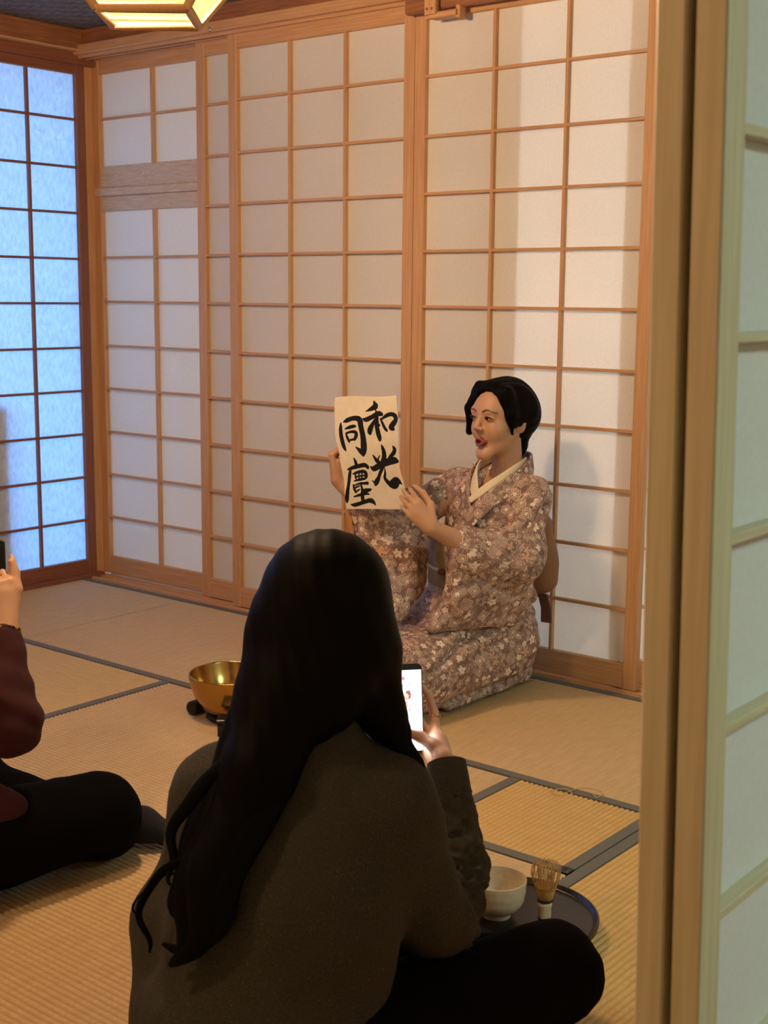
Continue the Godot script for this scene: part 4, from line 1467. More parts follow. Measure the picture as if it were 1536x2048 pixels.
func kimono_woman() -> void:
	var o := thing("person", Vector3(2.32, 0.0, 0.45), "woman kneeling in a patterned taupe kimono, holding up a sheet of brush calligraphy", "person")
	var cloth := tri_mat(kimono_texture(), Vector3(3.1, 3.1, 3.1), 0.72, Color.WHITE, true)
	cloth.uv1_triplanar_sharpness = 10.0
	var wave := FastNoiseLite.new()
	wave.seed = 11; wave.frequency = 7.0; wave.fractal_octaves = 3
	# ---- kimono body
	var g := Field.new(Vector3(1.93, 0.0, 0.115), Vector3(2.66, 0.79, 0.98), 0.008)
	g.ell(Vector3(2.352, 0.235, 0.365), Vector3(0.165, 0.135, 0.145), 0.03)
	g.ell(Vector3(2.358, 0.400, 0.390), Vector3(0.148, 0.150, 0.125), 0.05)
	g.ell(Vector3(2.395, 0.560, 0.405), Vector3(0.150, 0.135, 0.118), 0.06)
	g.ell(Vector3(2.325, 0.285, 0.425), Vector3(0.165, 0.095, 0.145), 0.04)
	g.cap(Vector3(2.275, 0.660, 0.415), Vector3(2.520, 0.655, 0.395), 0.062, 0.062, 0.06)
	g.cap(Vector3(2.425, 0.680, 0.365), Vector3(2.425, 0.715, 0.355), 0.062, 0.052, 0.04)
	g.ell(Vector3(2.428, 0.725, 0.455), Vector3(0.054, 0.085, 0.070), 0.012, Basis.IDENTITY, true)
	# folded legs: thighs over calves
	g.cap(Vector3(2.415, 0.160, 0.340), Vector3(2.365, 0.140, 0.780), 0.106, 0.098, 0.05)
	g.cap(Vector3(2.225, 0.155, 0.350), Vector3(2.120, 0.140, 0.800), 0.112, 0.098, 0.06)
	g.cap(Vector3(2.360, 0.065, 0.250), Vector3(2.350, 0.065, 0.760), 0.062, 0.064, 0.03)
	g.cap(Vector3(2.200, 0.070, 0.260), Vector3(2.130, 0.065, 0.780), 0.072, 0.066, 0.04)
	g.sheet(Vector3(2.375, 0.165, 0.78), Vector3(2.120, 0.165, 0.80), Vector3(2.32, 0.20, 0.40), 0.070, 0.05)
	g.ell(Vector3(2.360, 0.058, 0.235), Vector3(0.080, 0.056, 0.080), 0.03)
	# hem rolls beside the feet
	g.cap(Vector3(2.412, 0.028, 0.215), Vector3(2.415, 0.026, 0.420), 0.024, 0.020, 0.012)
	g.cap(Vector3(2.418, 0.026, 0.330), Vector3(2.412, 0.022, 0.640), 0.020, 0.016, 0.012)
	g.plane(Vector3(0, 0.004, 0), Vector3(0, -1, 0))
	var folds := func(p: Vector3, n: Vector3) -> float:
		var e := wave.get_noise_3d(p.x * 0.6, p.y * 1.8, p.z * 0.7) * 0.006
		if n.x > 0.1 or n.z > 0.3:
			# creases that run down from the hip to the knee
			for q in [[0.305, 0.30, 0.016, 0.011], [0.235, 0.22, 0.010, 0.009], [0.130, 0.25, 0.012, 0.010], [0.075, 0.12, 0.010, 0.008], [0.345, 0.05, 0.007, 0.008]]:
				var yc: float = q[0] - q[1] * (p.z - 0.35)
				e -= q[2] * exp(-pow((p.y - yc) / q[3], 2.0)) * clampf((p.z - 0.24) * 6.0, 0.0, 1.0) * clampf((0.42 - p.y) * 20.0, 0.0, 1.0)
				e += q[2] * 0.6 * exp(-pow((p.y - yc - q[3] * 2.2) / (q[3] * 1.6), 2.0)) * clampf((0.42 - p.y) * 20.0, 0.0, 1.0)
		return e
	var b := Buf.new()
	g.into(b, Transform3D.IDENTITY, folds)
	var km := wput("kimono", b, cloth, o)
	# ---- sleeves
	g = Field.new(Vector3(2.28, 0.20, 0.24), Vector3(2.68, 0.75, 0.78), 0.007)
	g.cap(Vector3(2.530, 0.655, 0.395), Vector3(2.545, 0.470, 0.470), 0.062, 0.070, 0.03)
	g.cap(Vector3(2.548, 0.472, 0.475), Vector3(2.466, 0.508, 0.628), 0.074, 0.066, 0.04)
	g.sheet(Vector3(2.452, 0.545, 0.655), Vector3(2.446, 0.375, 0.655), Vector3(2.545, 0.470, 0.470), 0.032, 0.03)
	g.sheet(Vector3(2.440, 0.375, 0.640), Vector3(2.392, 0.282, 0.690), Vector3(2.535, 0.345, 0.420), 0.022, 0.04)
	g.sheet(Vector3(2.440, 0.375, 0.640), Vector3(2.535, 0.345, 0.420), Vector3(2.545, 0.470, 0.450), 0.024, 0.04)
	g.sheet(Vector3(2.392, 0.282, 0.690), Vector3(2.535, 0.345, 0.420), Vector3(2.515, 0.270, 0.440), 0.018, 0.03)
	g.cap(Vector3(2.500, 0.520, 0.560), Vector3(2.455, 0.330, 0.640), 0.034, 0.026, 0.03)
	# the sleeve opening
	g.ell(Vector3(2.412, 0.475, 0.705), Vector3(0.030, 0.090, 0.036), 0.004, Basis(Vector3.UP, 0.5), true)
	var sfold := func(p: Vector3, n: Vector3) -> float:
		var e := wave.get_noise_3d(p.x * 0.8, p.y * 1.2 + 3.0, p.z * 0.8) * 0.006
		for q in [[0.500, 1.1, 0.010, 0.011], [0.430, 0.9, 0.008, 0.010], [0.585, 0.9, 0.008, 0.011], [0.350, -0.5, 0.005, 0.009]]:
			var yc: float = q[0] + q[1] * (0.47 - p.z)
			e -= q[2] * exp(-pow((p.y - yc) / q[3], 2.0)) * clampf((p.x - 2.42) * 12.0, 0.0, 1.0)
			e += q[2] * 0.7 * exp(-pow((p.y - yc - q[3] * 2.1) / (q[3] * 1.7), 2.0)) * clampf((p.x - 2.42) * 12.0, 0.0, 1.0)
		return e
	b = Buf.new()
	g.into(b, Transform3D.IDENTITY, sfold)
	wput("sleeve", b, cloth, km)
	g = Field.new(Vector3(2.00, 0.22, 0.36), Vector3(2.42, 0.75, 0.79), 0.007)
	g.cap(Vector3(2.262, 0.655, 0.415), Vector3(2.170, 0.560, 0.560), 0.062, 0.058, 0.03)
	g.cap(Vector3(2.170, 0.560, 0.560), Vector3(2.118, 0.610, 0.705), 0.054, 0.036, 0.04)
	g.sheet(Vector3(2.100, 0.625, 0.712), Vector3(2.222, 0.640, 0.500), Vector3(2.255, 0.300, 0.690), 0.020, 0.03)
	g.sheet(Vector3(2.100, 0.625, 0.712), Vector3(2.118, 0.450, 0.716), Vector3(2.255, 0.300, 0.690), 0.018, 0.03)
	g.sheet(Vector3(2.222, 0.640, 0.500), Vector3(2.255, 0.300, 0.690), Vector3(2.262, 0.380, 0.580), 0.016, 0.03)
	var rfold := func(p: Vector3, _n: Vector3) -> float:
		var u := p.x * 0.8 - p.z * 0.5
		return wave.get_noise_3d(u * 1.4, p.y * 0.35, 7.0) * 0.012 + 0.004 * sin(u * 95.0 + p.y * 9.0)
	b = Buf.new()
	g.into(b, Transform3D.IDENTITY, rfold)
	wput("sleeve", b, cloth, km)
	# golden lining at the raised sleeve's mouth
	b = Buf.new()
	var lp := curve([Vector3(2.082, 0.650, 0.716), Vector3(2.088, 0.590, 0.728), Vector3(2.104, 0.510, 0.732), Vector3(2.130, 0.438, 0.728)], 5)
	b.tube(lp, ramp([0.010, 0.016, 0.018, 0.008], lp.size()), ramp([0.006], lp.size()), 10, Vector3(0.8, 0, 0.3))
	wput("sleeve_lining", b, mat(rgb(186, 128, 66), 0.6), km)
	# ---- collars
	var axis := func(p: Vector3) -> Vector3: return (p - Vector3(2.418, p.y - 0.02, 0.410)).normalized()
	var collar := func(pts: Array, wide: Array, thick: float, m: Material, called: String) -> void:
		var c := curve(pts, 6)
		var ns := PackedVector3Array()
		for p in c:
			ns.append(axis.call(p))
		var cb := Buf.new()
		cb.band(c, ns, ramp(wide, c.size()), thick)
		wput(called, cb, m, km)
	var cream := mat(rgb(236, 220, 186), 0.7)
	collar.call([Vector3(2.360, 0.752, 0.360), Vector3(2.355, 0.738, 0.405), Vector3(2.368, 0.716, 0.455), Vector3(2.398, 0.680, 0.502), Vector3(2.420, 0.645, 0.520)], [0.016, 0.018, 0.019, 0.018, 0.014], 0.004, cream, "under_collar")
	collar.call([Vector3(2.490, 0.752, 0.355), Vector3(2.492, 0.738, 0.400), Vector3(2.476, 0.712, 0.455), Vector3(2.440, 0.676, 0.508), Vector3(2.400, 0.640, 0.526)], [0.014, 0.015, 0.014, 0.013, 0.010], 0.004, cream, "under_collar")
	collar.call([Vector3(2.425, 0.752, 0.300), Vector3(2.362, 0.745, 0.325), Vector3(2.336, 0.722, 0.395), Vector3(2.346, 0.692, 0.458), Vector3(2.372, 0.640, 0.510), Vector3(2.400, 0.570, 0.530)], [0.026, 0.028, 0.027, 0.026, 0.025, 0.022], 0.0055, cloth, "collar")
	collar.call([Vector3(2.425, 0.754, 0.298), Vector3(2.488, 0.748, 0.325), Vector3(2.514, 0.722, 0.390), Vector3(2.500, 0.690, 0.452), Vector3(2.455, 0.640, 0.514), Vector3(2.395, 0.565, 0.540), Vector3(2.345, 0.480, 0.535)], [0.026, 0.028, 0.028, 0.027, 0.026, 0.026, 0.024], 0.0060, cloth, "collar")
	# ---- sash, its cord and the drum knot behind
	var sash := tri_mat(noise_tex(91, 0.02, [[0.0, rgb(122, 104, 74)], [0.5, rgb(138, 120, 86)], [1.0, rgb(152, 134, 100)]], 3, 256), Vector3(3, 3, 3), 0.6)
	var rings := []
	for k in 7:
		var y: float = [0.325, 0.330, 0.365, 0.410, 0.455, 0.488, 0.493][k]
		var grow: float = [0.0, 0.010, 0.014, 0.014, 0.013, 0.009, 0.0][k]
		var ring := PackedVector3Array()
		for q in 48:
			var a := TAU * q / 48
			ring.append(Vector3(2.350 + cos(a) * (0.162 + grow), y, 0.392 + sin(a) * (0.132 + grow)))
		rings.append(ring)
	b = Buf.new()
	b.loft(rings)
	var sm := wput("sash", b, sash, o)
	b = Buf.new()
	var cord := PackedVector3Array()
	for q in 49:
		var a := TAU * q / 48
		cord.append(Vector3(2.350 + cos(a) * 0.1795, 0.412 + 0.004 * sin(a * 3.0), 0.392 + sin(a) * 0.1495))
	b.tube(cord, ramp([0.0052], 49), ramp([0.0042], 49), 8, Vector3.UP)
	wput("sash_cord", b, mat(rgb(206, 192, 168), 0.6), sm)
	b = Buf.new()
	b.lathe(PackedVector2Array([Vector2(0.0, -0.010), Vector2(0.014, -0.007), Vector2(0.018, 0.0), Vector2(0.014, 0.007), Vector2(0.0, 0.010)]), Vector3(2.310, 0.408, 0.538), 16)
	wput("cord_clasp", b, mat(rgb(96, 62, 44), 0.4), sm)
	g = Field.new(Vector3(2.24, 0.16, 0.10), Vector3(2.60, 0.60, 0.36), 0.008)
	g.sheet(Vector3(2.290, 0.530, 0.220), Vector3(2.470, 0.530, 0.212), Vector3(2.472, 0.345, 0.192), 0.028, 0.02)
	g.sheet(Vector3(2.290, 0.530, 0.220), Vector3(2.472, 0.345, 0.192), Vector3(2.290, 0.345, 0.195), 0.028, 0.02)
	g.cap(Vector3(2.290, 0.545, 0.238), Vector3(2.465, 0.545, 0.230), 0.026, 0.026, 0.03)
	g.ell(Vector3(2.405, 0.405, 0.200), Vector3(0.108, 0.105, 0.050), 0.04)
	b = Buf.new()
	g.into(b)
	wput("drum_knot", b, mat(rgb(150, 112, 84), 0.62), sm)
	b = Buf.new()
	b.band(PackedVector3Array([Vector3(2.455, 0.300, 0.185), Vector3(2.465, 0.250, 0.175), Vector3(2.470, 0.205, 0.180)]), PackedVector3Array([Vector3(0.5, 0, -1), Vector3(0.5, 0, -1), Vector3(0.5, 0, -1)]), PackedFloat32Array([0.030, 0.033, 0.034]), 0.004)
	wput("sash_tail", b, mat(rgb(132, 92, 70), 0.62), sm)
	# ---- body: head, neck, trunk, arms and hands in one mesh
	var xf := frame(Vector3(2.437, 0.884, 0.425), Vector3(-0.17, 0.02, 0.985))
	var body := Buf.new()
	head(body, xf, 0.0027, true)
	g = Field.new(Vector3(2.10, 0.10, 0.25), Vector3(2.66, 0.74, 0.70), 0.016)
	g.cap(Vector3(2.35, 0.22, 0.37), Vector3(2.40, 0.55, 0.40), 0.09, 0.09, 0.05)
	g.cap(Vector3(2.30, 0.64, 0.415), Vector3(2.51, 0.635, 0.395), 0.045, 0.045, 0.05)
	g.cap(Vector3(2.42, 0.62, 0.40), Vector3(2.43, 0.70, 0.39), 0.06, 0.05, 0.04)
	g.cap(Vector3(2.51, 0.635, 0.395), Vector3(2.53, 0.475, 0.480), 0.036, 0.032, 0.03)
	g.cap(Vector3(2.30, 0.64, 0.415), Vector3(2.17, 0.545, 0.560), 0.040, 0.036, 0.03)
	g.into(body, Transform3D.IDENTITY, null, skin_paint)
	# left arm: fingers lie on the face of the sheet, thumb behind it
	g = Field.new(Vector3(2.27, 0.42, 0.46), Vector3(2.57, 0.74, 0.83), 0.0038)
	var lw := Vector3(2.424, 0.588, 0.752)
	g.cap(Vector3(2.520, 0.478, 0.520), Vector3(2.456, 0.536, 0.655), 0.028, 0.032, 0.02)
	g.cap(Vector3(2.456, 0.536, 0.655), lw, 0.032, 0.023, 0.02)
	var tips: Array = hand(g, lw, Vector3(-0.55, 0.72, 0.36), Vector3(0.55, 0.15, 0.80), Vector3(0.65, 0.72, -0.30), [[0.35, 0.45, 0.20], [0.32, 0.42, 0.22], [0.36, 0.45, 0.22], [0.45, 0.50, 0.25]], [Vector3(2.428, 0.608, 0.752), Vector3(2.412, 0.650, 0.738), Vector3(2.380, 0.684, 0.736), Vector3(2.350, 0.700, 0.738)], 0.90)
	g.into(body, Transform3D.IDENTITY, null, skin_paint)
	# right arm: a loose fist at the sheet's other edge
	g = Field.new(Vector3(2.00, 0.50, 0.50), Vector3(2.26, 0.86, 0.84), 0.0038)
	var rw := Vector3(2.046, 0.690, 0.728)
	g.cap(Vector3(2.168, 0.548, 0.565), Vector3(2.115, 0.625, 0.690), 0.034, 0.029, 0.02)
	g.cap(Vector3(2.110, 0.620, 0.690), rw, 0.029, 0.024, 0.02)
	hand(g, rw, Vector3(-0.18, 0.95, 0.10), Vector3(-0.75, -0.05, 0.45), Vector3(0.45, 0.15, 0.75), [[1.25, 1.2, 0.6], [1.25, 1.2, 0.6], [1.25, 1.2, 0.6], [1.25, 1.2, 0.6]], [Vector3(2.054, 0.712, 0.728), Vector3(2.068, 0.752, 0.738), Vector3(2.090, 0.780, 0.738)], 0.95)
	g.into(body, Transform3D.IDENTITY, null, skin_paint)
	wput("body", body, M.skin, o)
	face_parts(o, xf)
	# ---- hair, swept over the brow and tucked behind
	g = Field.new(Vector3(-0.125, -0.16, -0.165), Vector3(0.125, 0.160, 0.115), 0.0042)
	g.ell(Vector3(0, 0.038, -0.024), Vector3(0.0825, 0.0905, 0.1000), 0.02)
	g.ell(Vector3(0.004, 0.010, -0.060), Vector3(0.081, 0.076, 0.074), 0.03)
	g.ell(Vector3(0, 0.064, 0.026), Vector3(0.068, 0.056, 0.060), 0.015)
	# opening for the face
	g.ell(Vector3(0.004, -0.022, 0.096), Vector3(0.0670, 0.118, 0.076), 0.008, Basis(Vector3(0, 0, 1), -0.10), true)
	g.ell(Vector3(0.0, -0.075, 0.050), Vector3(0.085, 0.062, 0.075), 0.012, Basis.IDENTITY, true)
	# side hair: a full lock past the far cheek, a short one before the near ear
	g.cap(Vector3(-0.050, 0.095, 0.045), Vector3(-0.076, 0.030, 0.052), 0.018, 0.017, 0.02)
	g.cap(Vector3(-0.076, 0.030, 0.052), Vector3(-0.079, -0.042, 0.050), 0.017, 0.013, 0.015)
	g.cap(Vector3(0.058, 0.085, 0.040), Vector3(0.072, 0.020, 0.028), 0.016, 0.013, 0.02)
	g.cap(Vector3(0.072, 0.020, 0.028), Vector3(0.070, -0.040, 0.020), 0.013, 0.004, 0.015)
	g.ell(Vector3(0.068, 0.018, 0.000), Vector3(0.017, 0.040, 0.046), 0.012)
	# nape tail
	g.cap(Vector3(0.010, -0.055, -0.085), Vector3(0.012, -0.085, -0.078), 0.026, 0.022, 0.02)
	g.cap(Vector3(0.012, -0.085, -0.078), Vector3(0.016, -0.128, -0.066), 0.020, 0.011, 0.012)
	var strands := func(p: Vector3, _n: Vector3) -> float: return 0.0012 * sin(p.x * 330.0 + p.y * 90.0 + p.z * 60.0)
	b = Buf.new()
	g.into(b, xf, strands)
	wput("hair", b, M.hair, o)
	# ---- ring
	var rg := thing("finger_ring", Vector3(2.357, 0.656, 0.80), "thin gold ring on the kneeling woman's finger", "ring")
	ring_at(rg, (lw + (tips[2] - lw) * 0.62), (tips[2] - lw).normalized(), 0.0088, 0.0011)


func ring_at(o: Node3D, c: Vector3, d: Vector3, r: float, t: float) -> void:
	o.position = c
	var u := d.cross(Vector3.UP).normalized()
	var w := d.cross(u)
	var pts := PackedVector3Array()
	for k in 21:
		pts.append(c + u * cos(TAU * k / 20.0) * r + w * sin(TAU * k / 20.0) * r)
	var b := Buf.new()
	b.tube(pts, ramp([t], 21), ramp([t], 21), 8, d)
	wput("gold_band", b, M.brass, o)


func long_haired_woman() -> void:
	var o := thing("person", Vector3(3.39, 0.0, 2.36), "woman with long wavy black hair seen from behind, olive sweater, filming with a phone", "person")
	var wave := FastNoiseLite.new()
	wave.seed = 19; wave.frequency = 9.0; wave.fractal_octaves = 3
	# ---- sweater
	var g := Field.new(Vector3(2.98, 0.02, 1.86), Vector3(3.74, 0.68, 2.70), 0.009)
	g.ell(Vector3(3.378, 0.150, 2.435), Vector3(0.190, 0.130, 0.150), 0.03, Basis(Vector3.UP, 0.65))
	g.ell(Vector3(3.378, 0.285, 2.395), Vector3(0.182, 0.160, 0.130), 0.06, Basis(Vector3.UP, 0.65))
	g.ell(Vector3(3.366, 0.420, 2.335), Vector3(0.185, 0.125, 0.118), 0.07, Basis(Vector3.UP, 0.65))
	g.cap(Vector3(3.235, 0.470, 2.385), Vector3(3.448, 0.458, 2.235), 0.068, 0.068, 0.07)
	g.cap(Vector3(3.362, 0.52, 2.30), Vector3(3.352, 0.570, 2.28), 0.080, 0.064, 0.06)
	# right arm with the phone
	g.cap(Vector3(3.450, 0.462, 2.232), Vector3(3.497, 0.262, 2.175), 0.070, 0.064, 0.05)
	g.cap(Vector3(3.510, 0.250, 2.150), Vector3(3.474, 0.311, 2.060), 0.056, 0.046, 0.015)
	g.cap(Vector3(3.474, 0.311, 2.060), Vector3(3.404, 0.408, 2.000), 0.046, 0.035, 0.012)
	# left arm
	g.cap(Vector3(3.242, 0.465, 2.385), Vector3(3.185, 0.240, 2.430), 0.066, 0.064, 0.05)
	g.cap(Vector3(3.185, 0.240, 2.430), Vector3(3.165, 0.360, 2.060), 0.058, 0.036, 0.03)
	g.cap(Vector3(3.190, 0.250, 2.430), Vector3(3.225, 0.110, 2.490), 0.062, 0.062, 0.07)
	var knit := func(p: Vector3, n: Vector3) -> float:
		var e := wave.get_noise_3d(p.x, p.y, p.z) * 0.005
		# gathers at the bent elbow and the ribbed cuff
		if p.x > 3.40 and p.z < 2.14:
			var t := (p.y - 0.25) + (2.12 - p.z)
			e += 0.006 * sin(t * 110.0 + 14.0 * wave.get_noise_3d(p.x, p.y, p.z)) * clampf((0.24 - t) * 8.0, 0.0, 1.0)
			if t > 0.22:
				var a := atan2(n.z, n.x)
				e += 0.0022 * sin(a * 15.0)
		# seam down the back of the right sleeve
		return e
	var b := Buf.new()
	g.into(b, Transform3D.IDENTITY, knit)
	var wool := tri_mat(wool_texture(), Vector3(3.2, 3.2, 3.2), 0.95)
	var sw := wput("sweater", b, wool, o)
	b = Buf.new()
	var cc := Vector3(3.390, 0.423, 1.986)
	b.tube(PackedVector3Array([Vector3(3.420, 0.386, 2.014), Vector3(3.398, 0.418, 1.994), Vector3(3.384, 0.440, 1.982)]), PackedFloat32Array([0.0375, 0.0365, 0.035]), PackedFloat32Array([0.0375, 0.0365, 0.035]), 24)
	wput("ribbed_cuff", b, wool, sw)
	b = Buf.new()
	var sp := curve([Vector3(3.440, 0.505, 2.322), Vector3(3.452, 0.430, 2.345), Vector3(3.466, 0.340, 2.350), Vector3(3.474, 0.262, 2.350)], 6)
	b.tube(sp, ramp([0.0035], sp.size()), ramp([0.0030], sp.size()), 6)
	wput("sleeve_seam", b, wool, sw)
	b = Buf.new()
	var hem := curve([Vector3(3.500, 0.150, 2.290), Vector3(3.528, 0.152, 2.262), Vector3(3.556, 0.166, 2.225)], 5)
	b.tube(hem, ramp([0.006], hem.size()), ramp([0.004], hem.size()), 6, Vector3.UP)
	wput("shirt_hem", b, mat(rgb(190, 184, 176), 0.9), o)
	# ---- trousers, legs folded
	g = Field.new(Vector3(2.88, 0.0, 1.80), Vector3(3.72, 0.28, 2.64), 0.010)
	g.ell(Vector3(3.400, 0.110, 2.430), Vector3(0.190, 0.110, 0.150), 0.04, Basis(Vector3.UP, 0.62))
	g.cap(Vector3(3.480, 0.115, 2.360), Vector3(3.592, 0.108, 1.945), 0.104, 0.082, 0.05)
	g.cap(Vector3(3.590, 0.085, 1.935), Vector3(3.300, 0.060, 2.030), 0.072, 0.050, 0.04)
	g.cap(Vector3(3.310, 0.110, 2.430), Vector3(3.030, 0.105, 2.080), 0.100, 0.076, 0.05)
	g.cap(Vector3(3.030, 0.080, 2.080), Vector3(3.300, 0.060, 2.130), 0.068, 0.050, 0.04)
	g.plane(Vector3(0, 0.002, 0), Vector3(0, -1, 0))
	b = Buf.new()
	g.into(b, Transform3D.IDENTITY, func(p: Vector3, _n: Vector3) -> float: return wave.get_noise_3d(p.x * 0.7, p.y, p.z * 0.7) * 0.006)
	wput("trousers", b, M.jersey, o)
	# ---- body
	var xf := frame(Vector3(3.318, 0.752, 2.222), Vector3(-0.56, -0.02, -0.82))
	var body := Buf.new()
	head(body, xf, 0.0045, false)
	g = Field.new(Vector3(3.10, 0.02, 1.94), Vector3(3.66, 0.62, 2.56), 0.018)
	g.cap(Vector3(3.38, 0.14, 2.42), Vector3(3.37, 0.42, 2.33), 0.08, 0.08, 0.05)
	g.cap(Vector3(3.25, 0.455, 2.375), Vector3(3.44, 0.445, 2.24), 0.036, 0.036, 0.05)
	g.cap(Vector3(3.365, 0.46, 2.31), Vector3(3.345, 0.57, 2.27), 0.045, 0.045, 0.04)
	g.cap(Vector3(3.445, 0.450, 2.235), Vector3(3.497, 0.265, 2.175), 0.036, 0.034, 0.03)
	g.cap(Vector3(3.245, 0.455, 2.385), Vector3(3.185, 0.24, 2.43), 0.036, 0.034, 0.03)
	g.into(body, Transform3D.IDENTITY, null, skin_paint)
	# right hand round the phone's edge, thumb over the glass
	g = Field.new(Vector3(3.20, 0.35, 1.83), Vector3(3.46, 0.60, 2.06), 0.0034)
	var w := Vector3(3.3701, 0.4090, 1.9601)
	g.cap(Vector3(3.420, 0.378, 2.005), w, 0.030, 0.023, 0.015)
	g.cap(Vector3(3.3598, 0.4230, 1.9525), Vector3(3.3160, 0.4478, 1.9136), 0.018, 0.016, 0.012)
	var fingers := [
		[Vector3(3.2962, 0.4577, 1.8950), Vector3(3.2793, 0.4858, 1.8793), Vector3(3.2647, 0.5140, 1.8761), Vector3(3.2553, 0.5304, 1.8841)],
		[Vector3(3.2871, 0.4468, 1.8980), Vector3(3.2591, 0.4718, 1.8985), Vector3(3.2460, 0.4939, 1.9214), Vector3(3.2421, 0.5030, 1.9421)],
		[Vector3(3.2875, 0.4320, 1.9074), Vector3(3.2605, 0.4514, 1.9121), Vector3(3.2486, 0.4690, 1.9348), Vector3(3.2464, 0.4773, 1.9544)],
		[Vector3(3.2950, 0.4190, 1.9170), Vector3(3.2705, 0.4300, 1.9215), Vector3(3.2607, 0.4429, 1.9423), Vector3(3.2582, 0.4489, 1.9600)]]
	for k in 4:
		g.cap(w.lerp(fingers[k][0], 0.2), fingers[k][0], 0.0145, 0.0112, 0.012)
		for q in 3:
			g.cap(fingers[k][q], fingers[k][q + 1], [0.0090, 0.0090, 0.0086, 0.0076][k] * (1.0 - 0.09 * q), [0.0090, 0.0090, 0.0086, 0.0076][k] * (0.92 - 0.10 * q), 0.005)
	var thumb := [Vector3(3.3557, 0.4353, 1.9532), Vector3(3.3316, 0.4519, 1.9483), Vector3(3.3010, 0.4625, 1.9500), Vector3(3.2884, 0.4755, 1.9783)]
	g.cap(w, thumb[0], 0.018, 0.0155, 0.012)
	for q in 3:
		g.cap(thumb[q], thumb[q + 1], [0.0150, 0.0118, 0.0100][q], [0.0118, 0.0100, 0.0082][q], 0.007)
	g.into(body, Transform3D.IDENTITY, null, skin_paint)
	# left hand under the phone
	g = Field.new(Vector3(3.10, 0.30, 1.86), Vector3(3.36, 0.50, 2.10), 0.0045)
	w = Vector3(3.176, 0.372, 2.030)
	g.cap(Vector3(3.166, 0.350, 2.075), w, 0.030, 0.024, 0.015)
	hand(g, w, Vector3(0.45, 0.30, -0.70), Vector3(-0.40, -0.75, -0.45), Vector3(-0.3, 0.5, 0.2), [[0.3, 0.4, 0.3], [0.3, 0.4, 0.3], [0.3, 0.4, 0.3], [0.35, 0.4, 0.3]], [Vector3(3.186, 0.384, 2.015), Vector3(3.205, 0.412, 1.995), Vector3(3.228, 0.428, 1.985)], 0.92)
	g.into(body, Transform3D.IDENTITY, null, skin_paint)
	wput("body", body, M.skin, o)
	var rg := thing("finger_ring", Vector3(3.3, 0.49, 1.92), "ornate gold ring on the finger beside the lit phone", "ring")
	ring_at(rg, fingers[0][1].lerp(fingers[0][0], 0.25), (fingers[0][1] - fingers[0][0]).normalized(), 0.0098, 0.0018)
	# ---- hair: a full crown, then locks down the back to one side
	g = Field.new(Vector3(3.08, 0.36, 2.02), Vector3(3.58, 0.90, 2.60), 0.0075)
	g.ell(xf * Vector3(0, 0.034, -0.026), Vector3(0.102, 0.099, 0.112), 0.02, xf.basis)
	g.ell(xf * Vector3(0.004, -0.055, -0.040), Vector3(0.110, 0.105, 0.096), 0.05, xf.basis)
	# keep the face clear
	g.ell(xf * Vector3(0, -0.045, 0.110), Vector3(0.062, 0.095, 0.070), 0.010, xf.basis, true)
	g.cap(Vector3(3.312, 0.720, 2.300), Vector3(3.330, 0.615, 2.350), 0.066, 0.062, 0.05)
	g.cap(Vector3(3.385, 0.710, 2.260), Vector3(3.390, 0.640, 2.310), 0.066, 0.056, 0.05)
	g.cap(Vector3(3.400, 0.680, 2.210), Vector3(3.424, 0.595, 2.212), 0.042, 0.034, 0.04)
	g.cap(Vector3(3.424, 0.595, 2.212), Vector3(3.462, 0.540, 2.205), 0.030, 0.018, 0.03)
	g.cap(Vector3(3.335, 0.630, 2.350), Vector3(3.356, 0.545, 2.420), 0.064, 0.054, 0.05)
	g.cap(Vector3(3.356, 0.545, 2.420), Vector3(3.358, 0.430, 2.500), 0.052, 0.036, 0.04)
	b = Buf.new()
	g.into(b, Transform3D.IDENTITY, func(p: Vector3, _n: Vector3) -> float: return 0.0008 * sin((p - Vector3(3.318, 0, 2.222)).dot(Vector3(0.8, 0.15, -0.55)) * 210.0 + p.y * 14.0 + 3.0 * sin(p.y * 9.0)))
	var hm := wput("hair", b, M.hair, o)
	lock(hm, [Vector3(3.290, 0.690, 2.330), Vector3(3.306, 0.610, 2.392), Vector3(3.330, 0.530, 2.448), Vector3(3.335, 0.460, 2.500), Vector3(3.340, 0.400, 2.540), Vector3(3.352, 0.345, 2.560), Vector3(3.340, 0.312, 2.578), Vector3(3.322, 0.318, 2.584)], [0.026, 0.034, 0.040, 0.038, 0.030, 0.020, 0.012, 0.003])
	lock(hm, [Vector3(3.360, 0.680, 2.330), Vector3(3.375, 0.610, 2.380), Vector3(3.380, 0.530, 2.438), Vector3(3.382, 0.460, 2.490), Vector3(3.388, 0.400, 2.530), Vector3(3.390, 0.350, 2.548), Vector3(3.370, 0.305, 2.566)], [0.030, 0.038, 0.040, 0.036, 0.026, 0.014, 0.004])
	lock(hm, [Vector3(3.320, 0.690, 2.335), Vector3(3.345, 0.600, 2.400), Vector3(3.360, 0.505, 2.468), Vector3(3.365, 0.430, 2.522), Vector3(3.372, 0.375, 2.548), Vector3(3.362, 0.322, 2.570), Vector3(3.342, 0.290, 2.582)], [0.030, 0.044, 0.046, 0.040, 0.030, 0.018, 0.004])
	lock(hm, [Vector3(3.300, 0.640, 2.368), Vector3(3.314, 0.560, 2.432), Vector3(3.318, 0.490, 2.488), Vector3(3.312, 0.430, 2.530), Vector3(3.322, 0.380, 2.556), Vector3(3.340, 0.352, 2.570)], [0.016, 0.022, 0.024, 0.020, 0.012, 0.003])
